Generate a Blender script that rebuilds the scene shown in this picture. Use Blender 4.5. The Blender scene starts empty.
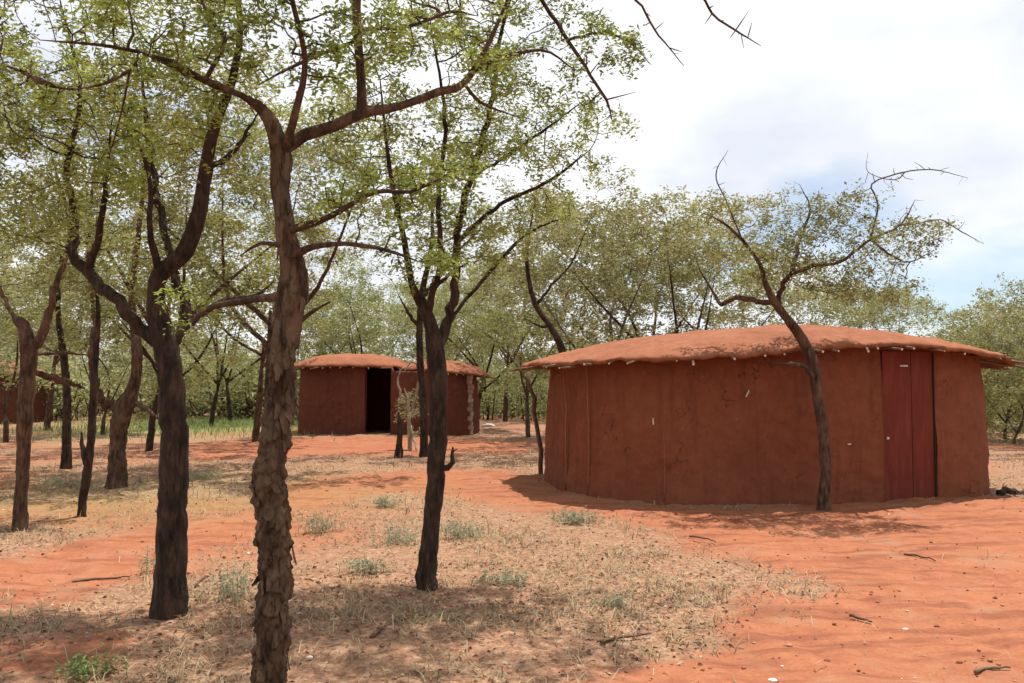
import bpy, math, random
import numpy as np
from mathutils import Vector, kdtree

# ------------------------------------------------------------------ camera, world, sun, exposure
scene = bpy.context.scene
COL = scene.collection
R = math.radians
CAM_Z, FPX, PITCH = 1.6, 887.0, math.atan(41.5/887.0)
cam_d = bpy.data.cameras.new('camera'); cam = bpy.data.objects.new('camera', cam_d); COL.objects.link(cam)
cam.location = (0, 0, CAM_Z); cam.rotation_euler = (math.pi/2+PITCH, 0, 0)
cam_d.sensor_width = 36; cam_d.lens = 36*FPX/1024; cam_d.clip_end = 2000; cam_d.clip_start = 0.05
scene.camera = cam

SUN = Vector((0.16, 0.20, 0.966)).normalized()            # direction towards the sun
world = bpy.data.worlds.new('World'); scene.world = world; world.use_nodes = True
wn, wl = world.node_tree.nodes, world.node_tree.links
wn.clear()
def wnode(t, **k):
    n = wn.new(t)
    for a, b in k.items(): setattr(n, a, b)
    return n
sky = wnode('ShaderNodeTexSky', sky_type='NISHITA', sun_disc=False)
sky.sun_elevation = math.asin(SUN.z); sky.sun_rotation = math.atan2(SUN.x, SUN.y)
sky.dust_density = 0.3; sky.ozone_density = 3.0
tc = wnode('ShaderNodeTexCoord')
mp = wnode('ShaderNodeMapping'); mp.inputs['Scale'].default_value = (1, 1, 2.2); mp.inputs['Location'].default_value = (1.17, 3.9, -0.44)
wl.new(tc.outputs['Generated'], mp.inputs['Vector'])
cn = wnode('ShaderNodeTexNoise'); cn.inputs['Scale'].default_value = 2.0; cn.inputs['Detail'].default_value = 6; cn.inputs['Roughness'].default_value = 0.5
wl.new(mp.outputs[0], cn.inputs['Vector'])
cr = wnode('ShaderNodeValToRGB'); cr.color_ramp.elements[0].position = 0.32; cr.color_ramp.elements[1].position = 0.46
wl.new(cn.outputs['Fac'], cr.inputs['Fac'])
gn = wnode('ShaderNodeTexNoise'); gn.inputs['Scale'].default_value = 2.6; gn.inputs['Detail'].default_value = 5
mp2 = wnode('ShaderNodeMapping'); mp2.inputs['Location'].default_value = (2.11, 4.37, 0.21); mp2.inputs['Scale'].default_value = (1, 1, 2.0)
wl.new(tc.outputs['Generated'], mp2.inputs['Vector']); wl.new(mp2.outputs[0], gn.inputs['Vector'])
gr = wnode('ShaderNodeValToRGB'); gr.color_ramp.elements[0].position = 0.36; gr.color_ramp.elements[1].position = 0.52
gr.color_ramp.elements[0].color = (0.72, 0.76, 0.85, 1); gr.color_ramp.elements[1].color = (0.95, 0.965, 1.0, 1)
wl.new(gn.outputs['Fac'], gr.inputs['Fac'])
bg1 = wnode('ShaderNodeBackground'); bg1.inputs['Strength'].default_value = 0.10
bg2 = wnode('ShaderNodeBackground'); bg2.inputs['Strength'].default_value = 0.83
mx = wnode('ShaderNodeMixShader'); wo = wnode('ShaderNodeOutputWorld')
wl.new(sky.outputs[0], bg1.inputs['Color']); wl.new(gr.outputs[0], bg2.inputs['Color'])
wl.new(cr.outputs[0], mx.inputs[0]); wl.new(bg1.outputs[0], mx.inputs[1]); wl.new(bg2.outputs[0], mx.inputs[2])
wl.new(mx.outputs[0], wo.inputs[0])

sd = bpy.data.lights.new('sun', 'SUN'); sd.energy = 5.0; sd.angle = R(0.53); sd.color = (1.0, 0.95, 0.87)
so = bpy.data.objects.new('sun', sd); COL.objects.link(so)
so.rotation_euler = SUN.to_track_quat('Z', 'Y').to_euler()

scene.view_settings.view_transform = 'Standard'; scene.view_settings.look = 'None'
scene.view_settings.exposure = 0.46; scene.view_settings.gamma = 1.0
scene.view_settings.use_curve_mapping = False
scene.cycles.max_bounces = 4; scene.cycles.diffuse_bounces = 2; scene.cycles.glossy_bounces = 2
scene.cycles.use_light_tree = False; scene.cycles.adaptive_threshold = 0.02; world.cycles.sampling_method = 'MANUAL'; world.cycles.sample_map_resolution = 256
scene.cycles.transmission_bounces = 2; scene.cycles.transparent_max_bounces = 4

rng = np.random.default_rng(7); random.seed(7)

# ------------------------------------------------------------------ numeric helpers
CP, SP = math.cos(PITCH), math.sin(PITCH)
def at(px, py, Y):
    """point of the place seen at a picture position, at distance Y"""
    u, v = (px-512)/FPX, (341.5-py)/FPX
    d = np.array([u, CP-v*SP, SP+v*CP])
    return np.array([0, 0, CAM_Z])+d*(Y/d[1])
def gp(px, py):
    u, v = (px-512)/FPX, (341.5-py)/FPX
    d = np.array([u, CP-v*SP, SP+v*CP]); t = -CAM_Z/d[2]
    return d[0]*t, d[1]*t
def _h(ix, iy, iz, s):
    n = (ix*374761393+iy*668265263+iz*2147483647+s*1274126177).astype(np.int64) & 0xffffffff
    n = ((n ^ (n >> 13))*1274126177) & 0xffffffff
    n = ((n ^ (n >> 15))*2246822519) & 0xffffffff
    return ((n ^ (n >> 16)) & 0xffffff)/float(0xffffff)
def vnoise(p, seed=0):
    p = np.asarray(p, float); i = np.floor(p).astype(np.int64); f = p-i; f = f*f*(3-2*f); r = 0
    for a in (0, 1):
        for b in (0, 1):
            for c in (0, 1):
                w = (f[..., 0] if a else 1-f[..., 0])*(f[..., 1] if b else 1-f[..., 1])*(f[..., 2] if c else 1-f[..., 2])
                r = r+w*_h(i[..., 0]+a, i[..., 1]+b, i[..., 2]+c, seed)
    return r*2-1
def fbm(p, oct=4, seed=0):
    p = np.asarray(p, float); r = 0; a = 1.0; t = 0
    for k in range(oct):
        r = r+a*vnoise(p*(2.03**k)+k*17.3, seed+k); t += a; a *= 0.5
    return r/t
def voronoi(p, seed=0):
    i = np.floor(p).astype(np.int64); f1 = np.full(p.shape[:-1], 9.0); f2 = f1.copy(); idv = np.zeros(p.shape[:-1]); cz = idv.copy()
    for a in (-1, 0, 1):
        for b in (-1, 0, 1):
            for c in (-1, 0, 1):
                j = i+np.array([a, b, c])
                q = j+np.stack([_h(j[..., 0], j[..., 1], j[..., 2], seed+k) for k in (1, 2, 3)], -1)
                d = np.linalg.norm(p-q, axis=-1); h = _h(j[..., 0], j[..., 1], j[..., 2], seed+9)
                n = d < f1
                f2 = np.where(n, f1, np.minimum(f2, d)); idv = np.where(n, h, idv); cz = np.where(n, q[..., 2]-p[..., 2], cz); f1 = np.where(n, d, f1)
    return f1, f2, idv, cz

def make_mesh(name, V, F, smooth=True, attrs=None, mats=()):
    """V (n,3); F (m,k) constant-size faces or list of such arrays"""
    me = bpy.data.meshes.new(name)
    Fs = F if isinstance(F, list) else [F]
    Fs = [np.asarray(f, np.int32) for f in Fs if len(f)]
    me.vertices.add(len(V)); me.vertices.foreach_set('co', np.ascontiguousarray(V, np.float32).ravel())
    li = np.concatenate([f.ravel() for f in Fs]); tot = np.concatenate([np.full(len(f), f.shape[1], np.int32) for f in Fs])
    st = np.concatenate([[0], np.cumsum(tot)[:-1]]).astype(np.int32)
    me.loops.add(len(li)); me.loops.foreach_set('vertex_index', li)
    me.polygons.add(len(tot)); me.polygons.foreach_set('loop_start', st)
    me.polygons.foreach_set('use_smooth', np.full(len(tot), smooth, bool))
    for k, v in (attrs or {}).items():
        a = me.attributes.new(k, 'FLOAT', 'POINT'); a.data.foreach_set('value', np.ascontiguousarray(v, np.float32))
    for m in mats: me.materials.append(m)
    me.update(calc_edges=True); me.validate()
    return me
def link(name, me, parent=None, loc=None, kind=None):
    o = bpy.data.objects.new(name, me); COL.objects.link(o)
    if parent is not None: o.parent = parent
    if loc is not None: o.location = loc
    if kind: o['kind'] = kind
    return o
def tag(o, label, cat=None, group=None):
    o['label'] = label
    if cat: o['category'] = cat
    if group: o['group'] = group
    return o
def empty(name, loc, label, cat, group=None, rz=0.0):
    o = bpy.data.objects.new(name, None); COL.objects.link(o); o.location = loc; o.rotation_euler = (0, 0, rz)
    o.empty_display_size = 0.2
    return tag(o, label, cat, group)
def copy_tree(o, parent=None):
    c = o.copy(); COL.objects.link(c)
    if parent is not None: c.parent = parent
    for ch in list(o.children): copy_tree(ch, c)
    return c

# ------------------------------------------------------------------ materials
class Mat:
    def __init__(s, name):
        s.m = bpy.data.materials.new(name); s.m.use_nodes = True
        s.n, s.l = s.m.node_tree.nodes, s.m.node_tree.links; s.n.clear()
        s.out = s.n.new('ShaderNodeOutputMaterial')
    def node(s, t, **k):
        n = s.n.new(t)
        for a, b in k.items():
            if a.startswith('i_'): n.inputs[a[2:].replace('_', ' ')].default_value = b
            else: setattr(n, a, b)
        return n
    def noise(s, scale, detail=4, rough=0.55, vec=None, stretch=None):
        n = s.node('ShaderNodeTexNoise', i_Scale=scale, i_Detail=detail, i_Roughness=rough)
        if vec is None: vec = s.node('ShaderNodeTexCoord').outputs['Object']
        if stretch:
            m = s.node('ShaderNodeMapping'); m.inputs['Scale'].default_value = stretch; s.l.new(vec, m.inputs['Vector']); vec = m.outputs[0]
        s.l.new(vec, n.inputs['Vector']); return n.outputs['Fac']
    def ramp(s, fac, stops):
        r = s.node('ShaderNodeValToRGB'); e = r.color_ramp.elements
        while len(e) < len(stops): e.new(0.5)
        for q, (p, c) in zip(e, stops): q.position = p; q.color = (*c, 1) if len(c) == 3 else c
        s.l.new(fac, r.inputs['Fac']); return r.outputs['Color']
    def mix(s, fac, a, b, blend='MIX'):
        n = s.node('ShaderNodeMix', data_type='RGBA', blend_type=blend)
        for sock, v in ((n.inputs[0], fac), (n.inputs[6], a), (n.inputs[7], b)):
            if hasattr(v, 'links') or hasattr(v, 'is_linked'): s.l.new(v, sock)
            elif isinstance(v, tuple): sock.default_value = (*v, 1) if len(v) == 3 else v
            else: sock.default_value = v
        return n.outputs[2]
    def math(s, op, a, b=0.0, clamp=False):
        n = s.node('ShaderNodeMath', operation=op, use_clamp=clamp)
        for sock, v in ((n.inputs[0], a), (n.inputs[1], b)):
            if hasattr(v, 'is_linked'): s.l.new(v, sock)
            else: sock.default_value = v
        return n.outputs[0]
    def attr(s, name): return s.node('ShaderNodeAttribute', attribute_name=name).outputs['Fac']
    def bump(s, h, strength=0.4, dist=0.02, prev=None):
        b = s.node('ShaderNodeBump', i_Strength=strength, i_Distance=dist); s.l.new(h, b.inputs['Height'])
        if prev: s.l.new(prev, b.inputs['Normal'])
        return b.outputs[0]
    def principled(s, col, rough=0.9, normal=None, spec=0.2):
        p = s.node('ShaderNodeBsdfPrincipled', i_Roughness=rough); p.inputs['Specular IOR Level'].default_value = spec
        if isinstance(col, tuple): p.inputs['Base Color'].default_value = (*col, 1)
        else: s.l.new(col, p.inputs['Base Color'])
        if normal: s.l.new(normal, p.inputs['Normal'])
        return p.outputs[0]
    def done(s, sh): s.l.new(sh, s.out.inputs[0]); return s.m

def leaf_mat(name, c_dark, c_mid, c_light, trans=0.35):
    m = Mat(name)
    oi = m.node('ShaderNodeObjectInfo').outputs['Random']
    c = m.ramp(m.attr('tint'), [(0.0, c_dark), (0.5, c_mid), (1.0, c_light)])
    h = m.node('ShaderNodeHueSaturation'); m.l.new(c, h.inputs['Color'])
    m.l.new(m.math('ADD', m.math('MULTIPLY', oi, 0.03), 0.485), h.inputs['Hue'])
    m.l.new(m.math('ADD', m.math('MULTIPLY', oi, 0.25), 0.88), h.inputs['Value'])
    c = h.outputs[0]
    d = m.principled(c, 0.6, spec=0.25); t = m.node('ShaderNodeBsdfTranslucent'); m.l.new(c, t.inputs[0])
    mxs = m.node('ShaderNodeMixShader'); mxs.inputs[0].default_value = trans
    m.l.new(d, mxs.inputs[1]); m.l.new(t.outputs[0], mxs.inputs[2]); return m.done(mxs.outputs[0])
def bark_mat(name, c0, c1, c2, scale=14, bump=0.6):
    m = Mat(name)
    a = m.noise(scale, 5, 0.6, stretch=(1, 1, 0.28)); b = m.noise(scale*0.25, 3)
    c = m.ramp(a, [(0.32, c0), (0.52, c1), (0.74, c2)])
    c = m.mix(m.ramp(b, [(0.4, (0, 0, 0)), (0.7, (1, 1, 1))]), c, m.mix(0.5, c, c2))
    fz = m.noise(scale*1.7, 5, 0.7, stretch=(1, 1, 0.14)); c = m.mix(m.ramp(fz, [(0.34, (0.7, 0.7, 0.7)), (0.45, (0, 0, 0))]), c, tuple(v*.6 for v in c0))
    return m.done(m.principled(c, 0.92, m.bump(fz, 0.8, 0.025, m.bump(a, bump, 0.02))))

MAT = {}
MAT['leaf_near'] = leaf_mat('leaf_near', (0.11, 0.125, 0.024), (0.28, 0.32, 0.07), (0.47, 0.50, 0.15), 0.48)
MAT['leaf_mid'] = leaf_mat('leaf_mid', (0.13, 0.13, 0.04), (0.27, 0.275, 0.09), (0.42, 0.42, 0.17), 0.45)
MAT['leaf_olive'] = leaf_mat('leaf_olive', (0.15, 0.15, 0.055), (0.29, 0.29, 0.11), (0.42, 0.42, 0.19), 0.45)
MAT['leaf_pale'] = leaf_mat('leaf_pale', (0.18, 0.18, 0.08), (0.33, 0.33, 0.145), (0.47, 0.46, 0.24), 0.45)
MAT['bark_dark'] = bark_mat('bark_dark', (0.012, 0.008, 0.006), (0.035, 0.021, 0.014), (0.10, 0.06, 0.04), 22, 0.9)
MAT['bark_brown'] = bark_mat('bark_brown', (0.02, 0.011, 0.008), (0.07, 0.038, 0.023), (0.18, 0.105, 0.065), 22, 0.9)
MAT['bark_grey'] = bark_mat('bark_grey', (0.03, 0.022, 0.017), (0.085, 0.063, 0.048), (0.18, 0.14, 0.11), 18, 0.8)
MAT['twig_pale'] = bark_mat('twig_pale', (0.16, 0.12, 0.085), (0.32, 0.25, 0.18), (0.5, 0.42, 0.32), 20)
def rugged():
    m = Mat('bark_rugged')
    a = m.noise(16, 6, 0.65, stretch=(1, 1, 0.35)); cav = m.attr('cav')
    c = m.ramp(a, [(0.3, (0.02, 0.010, 0.006)), (0.47, (0.06, 0.03, 0.016)), (0.58, (0.105, 0.056, 0.031)), (0.72, (0.26, 0.155, 0.092))])
    g = m.noise(3.5, 3)
    c = m.mix(m.ramp(g, [(0.45, (0, 0, 0)), (0.65, (0.7, 0.7, 0.7))]), c, m.mix(0.5, c, (0.10, 0.085, 0.06)))
    c = m.mix(m.ramp(m.attr('plate'), [(0.25, (0, 0, 0)), (0.8, (0.75, 0.75, 0.75))]), c, m.mix(a, (0.06, 0.042, 0.026), (0.24, 0.155, 0.095)))
    c = m.mix(cav, (0.02, 0.011, 0.007), c)
    fz = m.noise(34, 5, 0.7, stretch=(1, 1, 0.16)); c = m.mix(m.ramp(fz, [(0.36, (0.85, 0.85, 0.85)), (0.47, (0, 0, 0))]), c, (0.018, 0.010, 0.007))
    return m.done(m.principled(c, 0.93, m.bump(fz, 0.8, 0.02, m.bump(a, 0.8, 0.02))))
MAT['bark_rugged'] = rugged()

def ground_mat():
    m = Mat('red_earth'); soil = m.attr('soil')
    n1 = m.noise(1.1, 5, 0.6); n2 = m.noise(7, 5, 0.65); n3 = m.noise(40, 4, 0.7); n4 = m.noise(140, 3, 0.7)
    cs = m.ramp(n1, [(0.3, (0.23, 0.076, 0.035)), (0.5, (0.30, 0.108, 0.051)), (0.72, (0.35, 0.142, 0.075))])
    cs = m.mix(0.55, cs, m.ramp(n2, [(0.3, (0.18, 0.058, 0.028)), (0.5, (0.30, 0.108, 0.051)), (0.7, (0.38, 0.165, 0.09))]))
    cs = m.mix(0.3, cs, m.ramp(n3, [(0.3, (0.2, 0.07, 0.036)), (0.7, (0.45, 0.19, 0.11))]))
    st = m.noise(1.0, 5, 0.62, stretch=(1.5, 1.5, 1)); mp_ = m.node('ShaderNodeMapping'); mp_.inputs['Rotation'].default_value = (0, 0, 1.3); mp_.inputs['Scale'].default_value = (0.5, 3.2, 1)
    m.l.new(m.node('ShaderNodeTexCoord').outputs['Object'], mp_.inputs['Vector']); sk_ = m.noise(1.5, 5, 0.6, vec=mp_.outputs[0])
    cs = m.mix(m.ramp(sk_, [(0.50, (0, 0, 0)), (0.62, (0.65, 0.65, 0.65))]), cs, (0.17, 0.058, 0.032))
    cs = m.mix(m.ramp(st, [(0.54, (0, 0, 0)), (0.70, (0.5, 0.5, 0.5))]), cs, (0.30, 0.185, 0.115))
    cl = m.ramp(n2, [(0.3, (0.13, 0.065, 0.04)), (0.5, (0.235, 0.135, 0.082)), (0.68, (0.31, 0.225, 0.15))])
    n5 = m.noise(17, 5, 0.7)
    cl = m.mix(0.6, cl, m.ramp(n5, [(0.36, (0.075, 0.036, 0.024)), (0.47, (0.25, 0.10, 0.052)), (0.54, (0.30, 0.165, 0.095)), (0.64, (0.46, 0.35, 0.235))]))
    cl = m.mix(0.4, cl, m.ramp(n3, [(0.34, (0.08, 0.038, 0.025)), (0.5, (0.27, 0.14, 0.08)), (0.66, (0.44, 0.33, 0.22))]))
    # broken edge between bare soil and litter
    e = m.math('ADD', soil, m.math('MULTIPLY', m.math('SUBTRACT', n2, 0.5), 1.1))
    e = m.math('ADD', e, m.math('MULTIPLY', m.math('SUBTRACT', n3, 0.5), 0.7))
    f = m.ramp(e, [(0.34, (0, 0, 0)), (0.66, (1, 1, 1))])
    c = m.mix(f, cl, cs)
    c = m.mix(m.math('MULTIPLY', m.attr('grass'), m.ramp(n2, [(0.35, (0, 0, 0)), (0.6, (1, 1, 1))])), c, (0.16, 0.22, 0.06))
    b = m.bump(n2, 0.5, 0.05); b = m.bump(n3, 0.5, 0.015, b); b = m.bump(n4, 0.4, 0.006, b)
    return m.done(m.principled(c, 0.95, b, 0.1))
MAT['ground'] = ground_mat()
def mud_mat(name, base, dark, light, streak=True):
    m = Mat(name)
    n1 = m.noise(1.3, 5, 0.6); n2 = m.noise(7, 5, 0.65); n3 = m.noise(55, 4, 0.7); n4 = m.noise(2.6, 6, 0.7)
    c = m.ramp(n1, [(0.3, dark), (0.5, base), (0.72, light)])
    c = m.mix(0.5, c, m.ramp(n2, [(0.32, dark), (0.5, base), (0.7, light)]))
    c = m.mix(0.25, c, m.ramp(n3, [(0.3, dark), (0.7, light)]))
    dk = tuple(v*.55 for v in dark)
    c = m.mix(m.ramp(n4, [(0.54, (0, 0, 0)), (0.68, (0.4, 0.4, 0.4))]), c, dk if streak else dark)
    b = m.bump(n2, 0.5, 0.04); b = m.bump(n3, 0.5, 0.01, b)
    if streak:
        s = m.noise(2.4, 5, 0.65, stretch=(2.2, 2.2, 0.2))
        c = m.mix(m.ramp(s, [(0.53, (0, 0, 0)), (0.66, (0.6, 0.6, 0.6))]), c, dark)
        # branching cracks
        tcx = m.node('ShaderNodeTexCoord').outputs['Object']; wn_ = m.node('ShaderNodeTexNoise', i_Scale=3.0, i_Detail=4.0); m.l.new(tcx, wn_.inputs['Vector'])
        ad = m.node('ShaderNodeVectorMath', operation='MULTIPLY_ADD'); m.l.new(wn_.outputs['Color'], ad.inputs[0]); ad.inputs[1].default_value = (.5, .5, .5); m.l.new(tcx, ad.inputs[2])
        vo = m.node('ShaderNodeTexVoronoi', feature='DISTANCE_TO_EDGE', i_Scale=2.1); m.l.new(ad.outputs[0], vo.inputs['Vector'])
        ck = m.math('MULTIPLY', m.ramp(vo.outputs['Distance'], [(0.0, (1, 1, 1)), (0.012, (0, 0, 0))]), m.ramp(m.noise(1.7, 3), [(0.5, (0, 0, 0)), (0.6, (0.8, 0.8, 0.8))]))
        c = m.mix(ck, c, tuple(v*.35 for v in dark)); b = m.bump(m.math('SUBTRACT', 1.0, ck), 0.6, 0.012, b)
        sp = m.noise(24, 2); c = m.mix(m.ramp(sp, [(0.72, (0, 0, 0)), (0.76, (0.7, 0.7, 0.7))]), c, tuple(min(v*1.7, .6) for v in light))
    return m.done(m.principled(c, 0.95, b, 0.1))
MAT['mud'] = mud_mat('mud_wall', (0.195, 0.061, 0.030), (0.13, 0.042, 0.022), (0.255, 0.088, 0.046))
MAT['mud_roof'] = mud_mat('mud_roof', (0.255, 0.095, 0.05), (0.17, 0.06, 0.032), (0.34, 0.15, 0.085), False)
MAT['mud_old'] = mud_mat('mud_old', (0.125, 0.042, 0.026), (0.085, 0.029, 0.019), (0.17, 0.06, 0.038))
MAT['mud_dark'] = mud_mat('mud_dark_brown', (0.10, 0.038, 0.023), (0.07, 0.027, 0.016), (0.13, 0.054, 0.03))  # darker brown mud for the wall of the left-edge hut
def paint():
    m = Mat('red_paint'); a = m.noise(5, 5, 0.65, stretch=(2, 2, 0.35)); b = m.noise(60, 3)
    c = m.ramp(a, [(0.3, (0.115, 0.027, 0.016)), (0.5, (0.15, 0.032, 0.019)), (0.72, (0.175, 0.052, 0.03))])
    return m.done(m.principled(c, 0.8, m.bump(b, 0.2, 0.004), 0.12))
MAT['paint'] = paint()
def flat(name, col, rough=0.8, metal=0.0):
    m = Mat(name); n = m.noise(30, 4); d = tuple(x*0.7 for x in col)
    p = m.principled(m.ramp(n, [(0.35, d), (0.65, col)]), rough, m.bump(n, 0.3, 0.004))
    return m.done(p)
MAT['stick'] = flat('cut_stick', (0.2, 0.12, 0.075)); MAT['stick_end'] = flat('cut_end', (0.68, 0.6, 0.47))
MAT['pole'] = flat('brown_pole', (0.13, 0.075, 0.05)); MAT['white'] = flat('white_stone', (0.72, 0.69, 0.64))
MAT['metal'] = flat('pale_metal', (0.62, 0.6, 0.56), 0.4); MAT['stone'] = flat('stone', (0.40, 0.25, 0.18))
MAT['wood_dark'] = flat('dark_wood', (0.05, 0.03, 0.02))
def tint_mat(name, stops, trans=0.0):
    m = Mat(name); c = m.ramp(m.attr('tint'), stops); d = m.principled(c, 0.85, spec=0.15)
    if trans:
        t = m.node('ShaderNodeBsdfTranslucent'); m.l.new(c, t.inputs[0]); x = m.node('ShaderNodeMixShader'); x.inputs[0].default_value = trans
        m.l.new(d, x.inputs[1]); m.l.new(t.outputs[0], x.inputs[2]); d = x.outputs[0]
    return m.done(d)
MAT['straw'] = tint_mat('straw', [(0, (0.13, 0.085, 0.05)), (0.4, (0.30, 0.215, 0.125)), (0.8, (0.46, 0.37, 0.23)), (1, (0.24, 0.24, 0.12))], 0.2)
MAT['litter'] = tint_mat('leaf_litter', [(0, (0.06, 0.033, 0.022)), (0.35, (0.16, 0.085, 0.05)), (0.75, (0.29, 0.20, 0.13)), (1, (0.42, 0.34, 0.24))])
MAT['weed'] = tint_mat('weed', [(0, (0.2, 0.2, 0.12)), (0.5, (0.33, 0.33, 0.21)), (1, (0.5, 0.47, 0.31))], 0.35)
MAT['green'] = tint_mat('fresh_grass', [(0, (0.11, 0.15, 0.05)), (0.5, (0.2, 0.26, 0.09)), (1, (0.34, 0.38, 0.17))], 0.3)
MAT['pebble'] = tint_mat('clods', [(0, (0.18, 0.07, 0.04)), (0.6, (0.31, 0.115, 0.06)), (0.9, (0.38, 0.19, 0.11)), (1, (0.75, 0.68, 0.6))])

# ------------------------------------------------------------------ ground
def height(x, y):
    x = np.asarray(x, float); y = np.asarray(y, float)
    p = np.stack([x, y, np.zeros_like(x)], -1)
    h = 0.07*fbm(p*0.22, 3, 3)+0.035*fbm(p*1.1, 3, 5)
    h = h+0.07*np.exp(-(((x-5.9)/1.6)**2+((y-11.7)/0.7)**2))
    far = np.clip((np.hypot(x, y)-45)/150, 0, 1); return h*(1-0.2*far)
def fine(x, y):
    p = np.stack([x, y, np.zeros_like(x)], -1)
    c, s_ = math.cos(1.3), math.sin(1.3); u = x*c-y*s_; v = x*s_+y*c; rut = fbm(np.stack([u*.5, v*3.0, x*0], -1), 3, 19)
    return 0.022*fbm(p*4.2, 3, 11)+0.009*fbm(p*13, 2, 15)-0.06*np.clip(rut-.08, 0, 1)
def hz(x, y): return float(height(np.array([x]), np.array([y]))[0])
SOIL = [  # outlines of the bare red soil, traced on the ground
 [(-220, 548), (0, 552), (90, 540), (150, 528), (250, 500), (330, 478), (430, 466), (520, 470), (545, 480), (600, 500), (640, 530), (500, 505), (400, 492),
  (330, 505), (290, 530), (230, 552), (150, 574), (60, 596), (0, 604), (-220, 612)],
 [(530, 492), (620, 505), (760, 508), (985, 498), (1060, 505), (1300, 520), (1500, 800), (520, 800), (560, 690), (650, 655), (745, 625), (790, 590), (740, 560), (640, 532), (560, 512)],
 [(180, 443), (300, 437), (470, 437), (540, 445), (520, 452), (400, 456), (300, 458), (180, 462)],
 [(0, 640), (60, 632), (120, 640), (100, 655), (20, 660)], [(420, 690), (520, 664), (640, 676), (640, 760), (380, 760)]]
SOILW = [np.array([gp(*p) for p in poly]) for poly in SOIL]
def sdist(P, poly):
    inside = np.zeros(len(P), bool); d = np.full(len(P), 1e9)
    n = len(poly)
    for i in range(n):
        a, b = poly[i], poly[(i+1) % n]; ab = b-a
        t = np.clip(((P-a)@ab)/(ab@ab), 0, 1); d = np.minimum(d, np.linalg.norm(P-a-t[:, None]*ab, axis=1))
        c = ((a[1] > P[:, 1]) != (b[1] > P[:, 1])); xi = a[0]+(P[:, 1]-a[1])*(b[0]-a[0])/(b[1]-a[1]+1e-12)
        inside ^= c & (P[:, 0] < xi)
    return np.where(inside, d, -d)
def soilmask(x, y):
    P = np.stack([x, y], 1); best = np.full(len(P), -1e9)
    for poly in SOILW: best = np.maximum(best, sdist(P, poly))
    q = np.stack([x, y, np.zeros_like(x)], -1)
    best = best+0.8*fbm(q*1.2, 4, 21)
    w = 0.4+0.02*np.abs(y)
    base = np.clip(0.5+best/(2*w), 0, 1)
    far = np.clip(0.22+0.9*fbm(q*0.35, 3, 31), 0, 0.55)
    return np.maximum(base, far*np.clip((np.hypot(x, y)-3)/6, 0, 1))
def grassmask(x, y):
    q = np.stack([x, y, np.zeros_like(x)], -1); n = fbm(q*0.3, 3, 41)
    a = np.exp(-(((x+11.5)/5.0)**2+((y-34)/6)**2)); b = np.exp(-(((x-21)/6)**2+((y-33)/6)**2))*0.3
    c = 0.45*np.exp(-(((x+5.3)/3.2)**2+((y-12.8)/2.0)**2))
    return np.clip((a+b+c)*(1.1+1.0*n), 0, 1)
def axis(lo, hi, step, far, k):
    a = np.arange(lo, hi+1e-6, step); g = np.cumsum(step*1.13**np.arange(1, k))
    up = hi+g*(far/g[-1] if g[-1] < far else 1); dn = lo-g*(far/g[-1] if g[-1] < far else 1)
    return np.concatenate([dn[::-1], a, up])
xs = axis(-7.5, 9.5, 0.055, 700, 62); ys = axis(2.2, 17, 0.055, 700, 62)
X, Y = np.meshgrid(xs, ys); x, y = X.ravel(), Y.ravel()
Z = height(x, y)+fine(x, y)
nx, ny = len(xs), len(ys); idx = np.arange(nx*ny).reshape(ny, nx)
F = np.stack([idx[:-1, :-1], idx[:-1, 1:], idx[1:, 1:], idx[1:, :-1]], -1).reshape(-1, 4)
g = link('ground', make_mesh('ground', np.stack([x, y, Z], 1), F, True, {'soil': soilmask(x, y), 'grass': grassmask(x, y)}, [MAT['ground']]))
g['kind'] = 'structure'; g['label'] = 'red earth ground with a bare trodden path and patches of dry grass'

# ------------------------------------------------------------------ mud huts
def outline(a, b, n, N, off=0.0):
    t = np.linspace(0, 2*np.pi, 4001); c, s = np.cos(t), np.sin(t)
    P = np.stack([a*np.sign(c)*np.abs(c)**(2/n), b*np.sign(s)*np.abs(s)**(2/n)], 1)
    L = np.concatenate([[0], np.cumsum(np.linalg.norm(np.diff(P, axis=0), axis=1))])
    q = np.linspace(0, L[-1], N+1)[:-1]
    P = np.stack([np.interp(q, L, P[:, k]) for k in (0, 1)], 1)
    T = np.roll(P, -1, 0)-np.roll(P, 1, 0); T /= np.linalg.norm(T, axis=1)[:, None]
    Nn = np.stack([T[:, 1], -T[:, 0]], 1)
    return P+Nn*off, Nn
def proj(p):
    d = np.asarray(p)-np.array([0, 0, CAM_Z]); dep = d[..., 1]*CP+d[..., 2]*SP; up = -d[..., 1]*SP+d[..., 2]*CP
    return 512+FPX*d[..., 0]/dep, 341.5-FPX*up/dep
def box(sx, sy, sz):
    V = np.array([(i, j, k) for i in (-.5, .5) for j in (-.5, .5) for k in (-.5, .5)])*np.array([sx, sy, sz])
    return V, np.array([(0, 1, 3, 2), (4, 6, 7, 5), (0, 4, 5, 1), (2, 3, 7, 6), (0, 2, 6, 4), (1, 5, 7, 3)])
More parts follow.
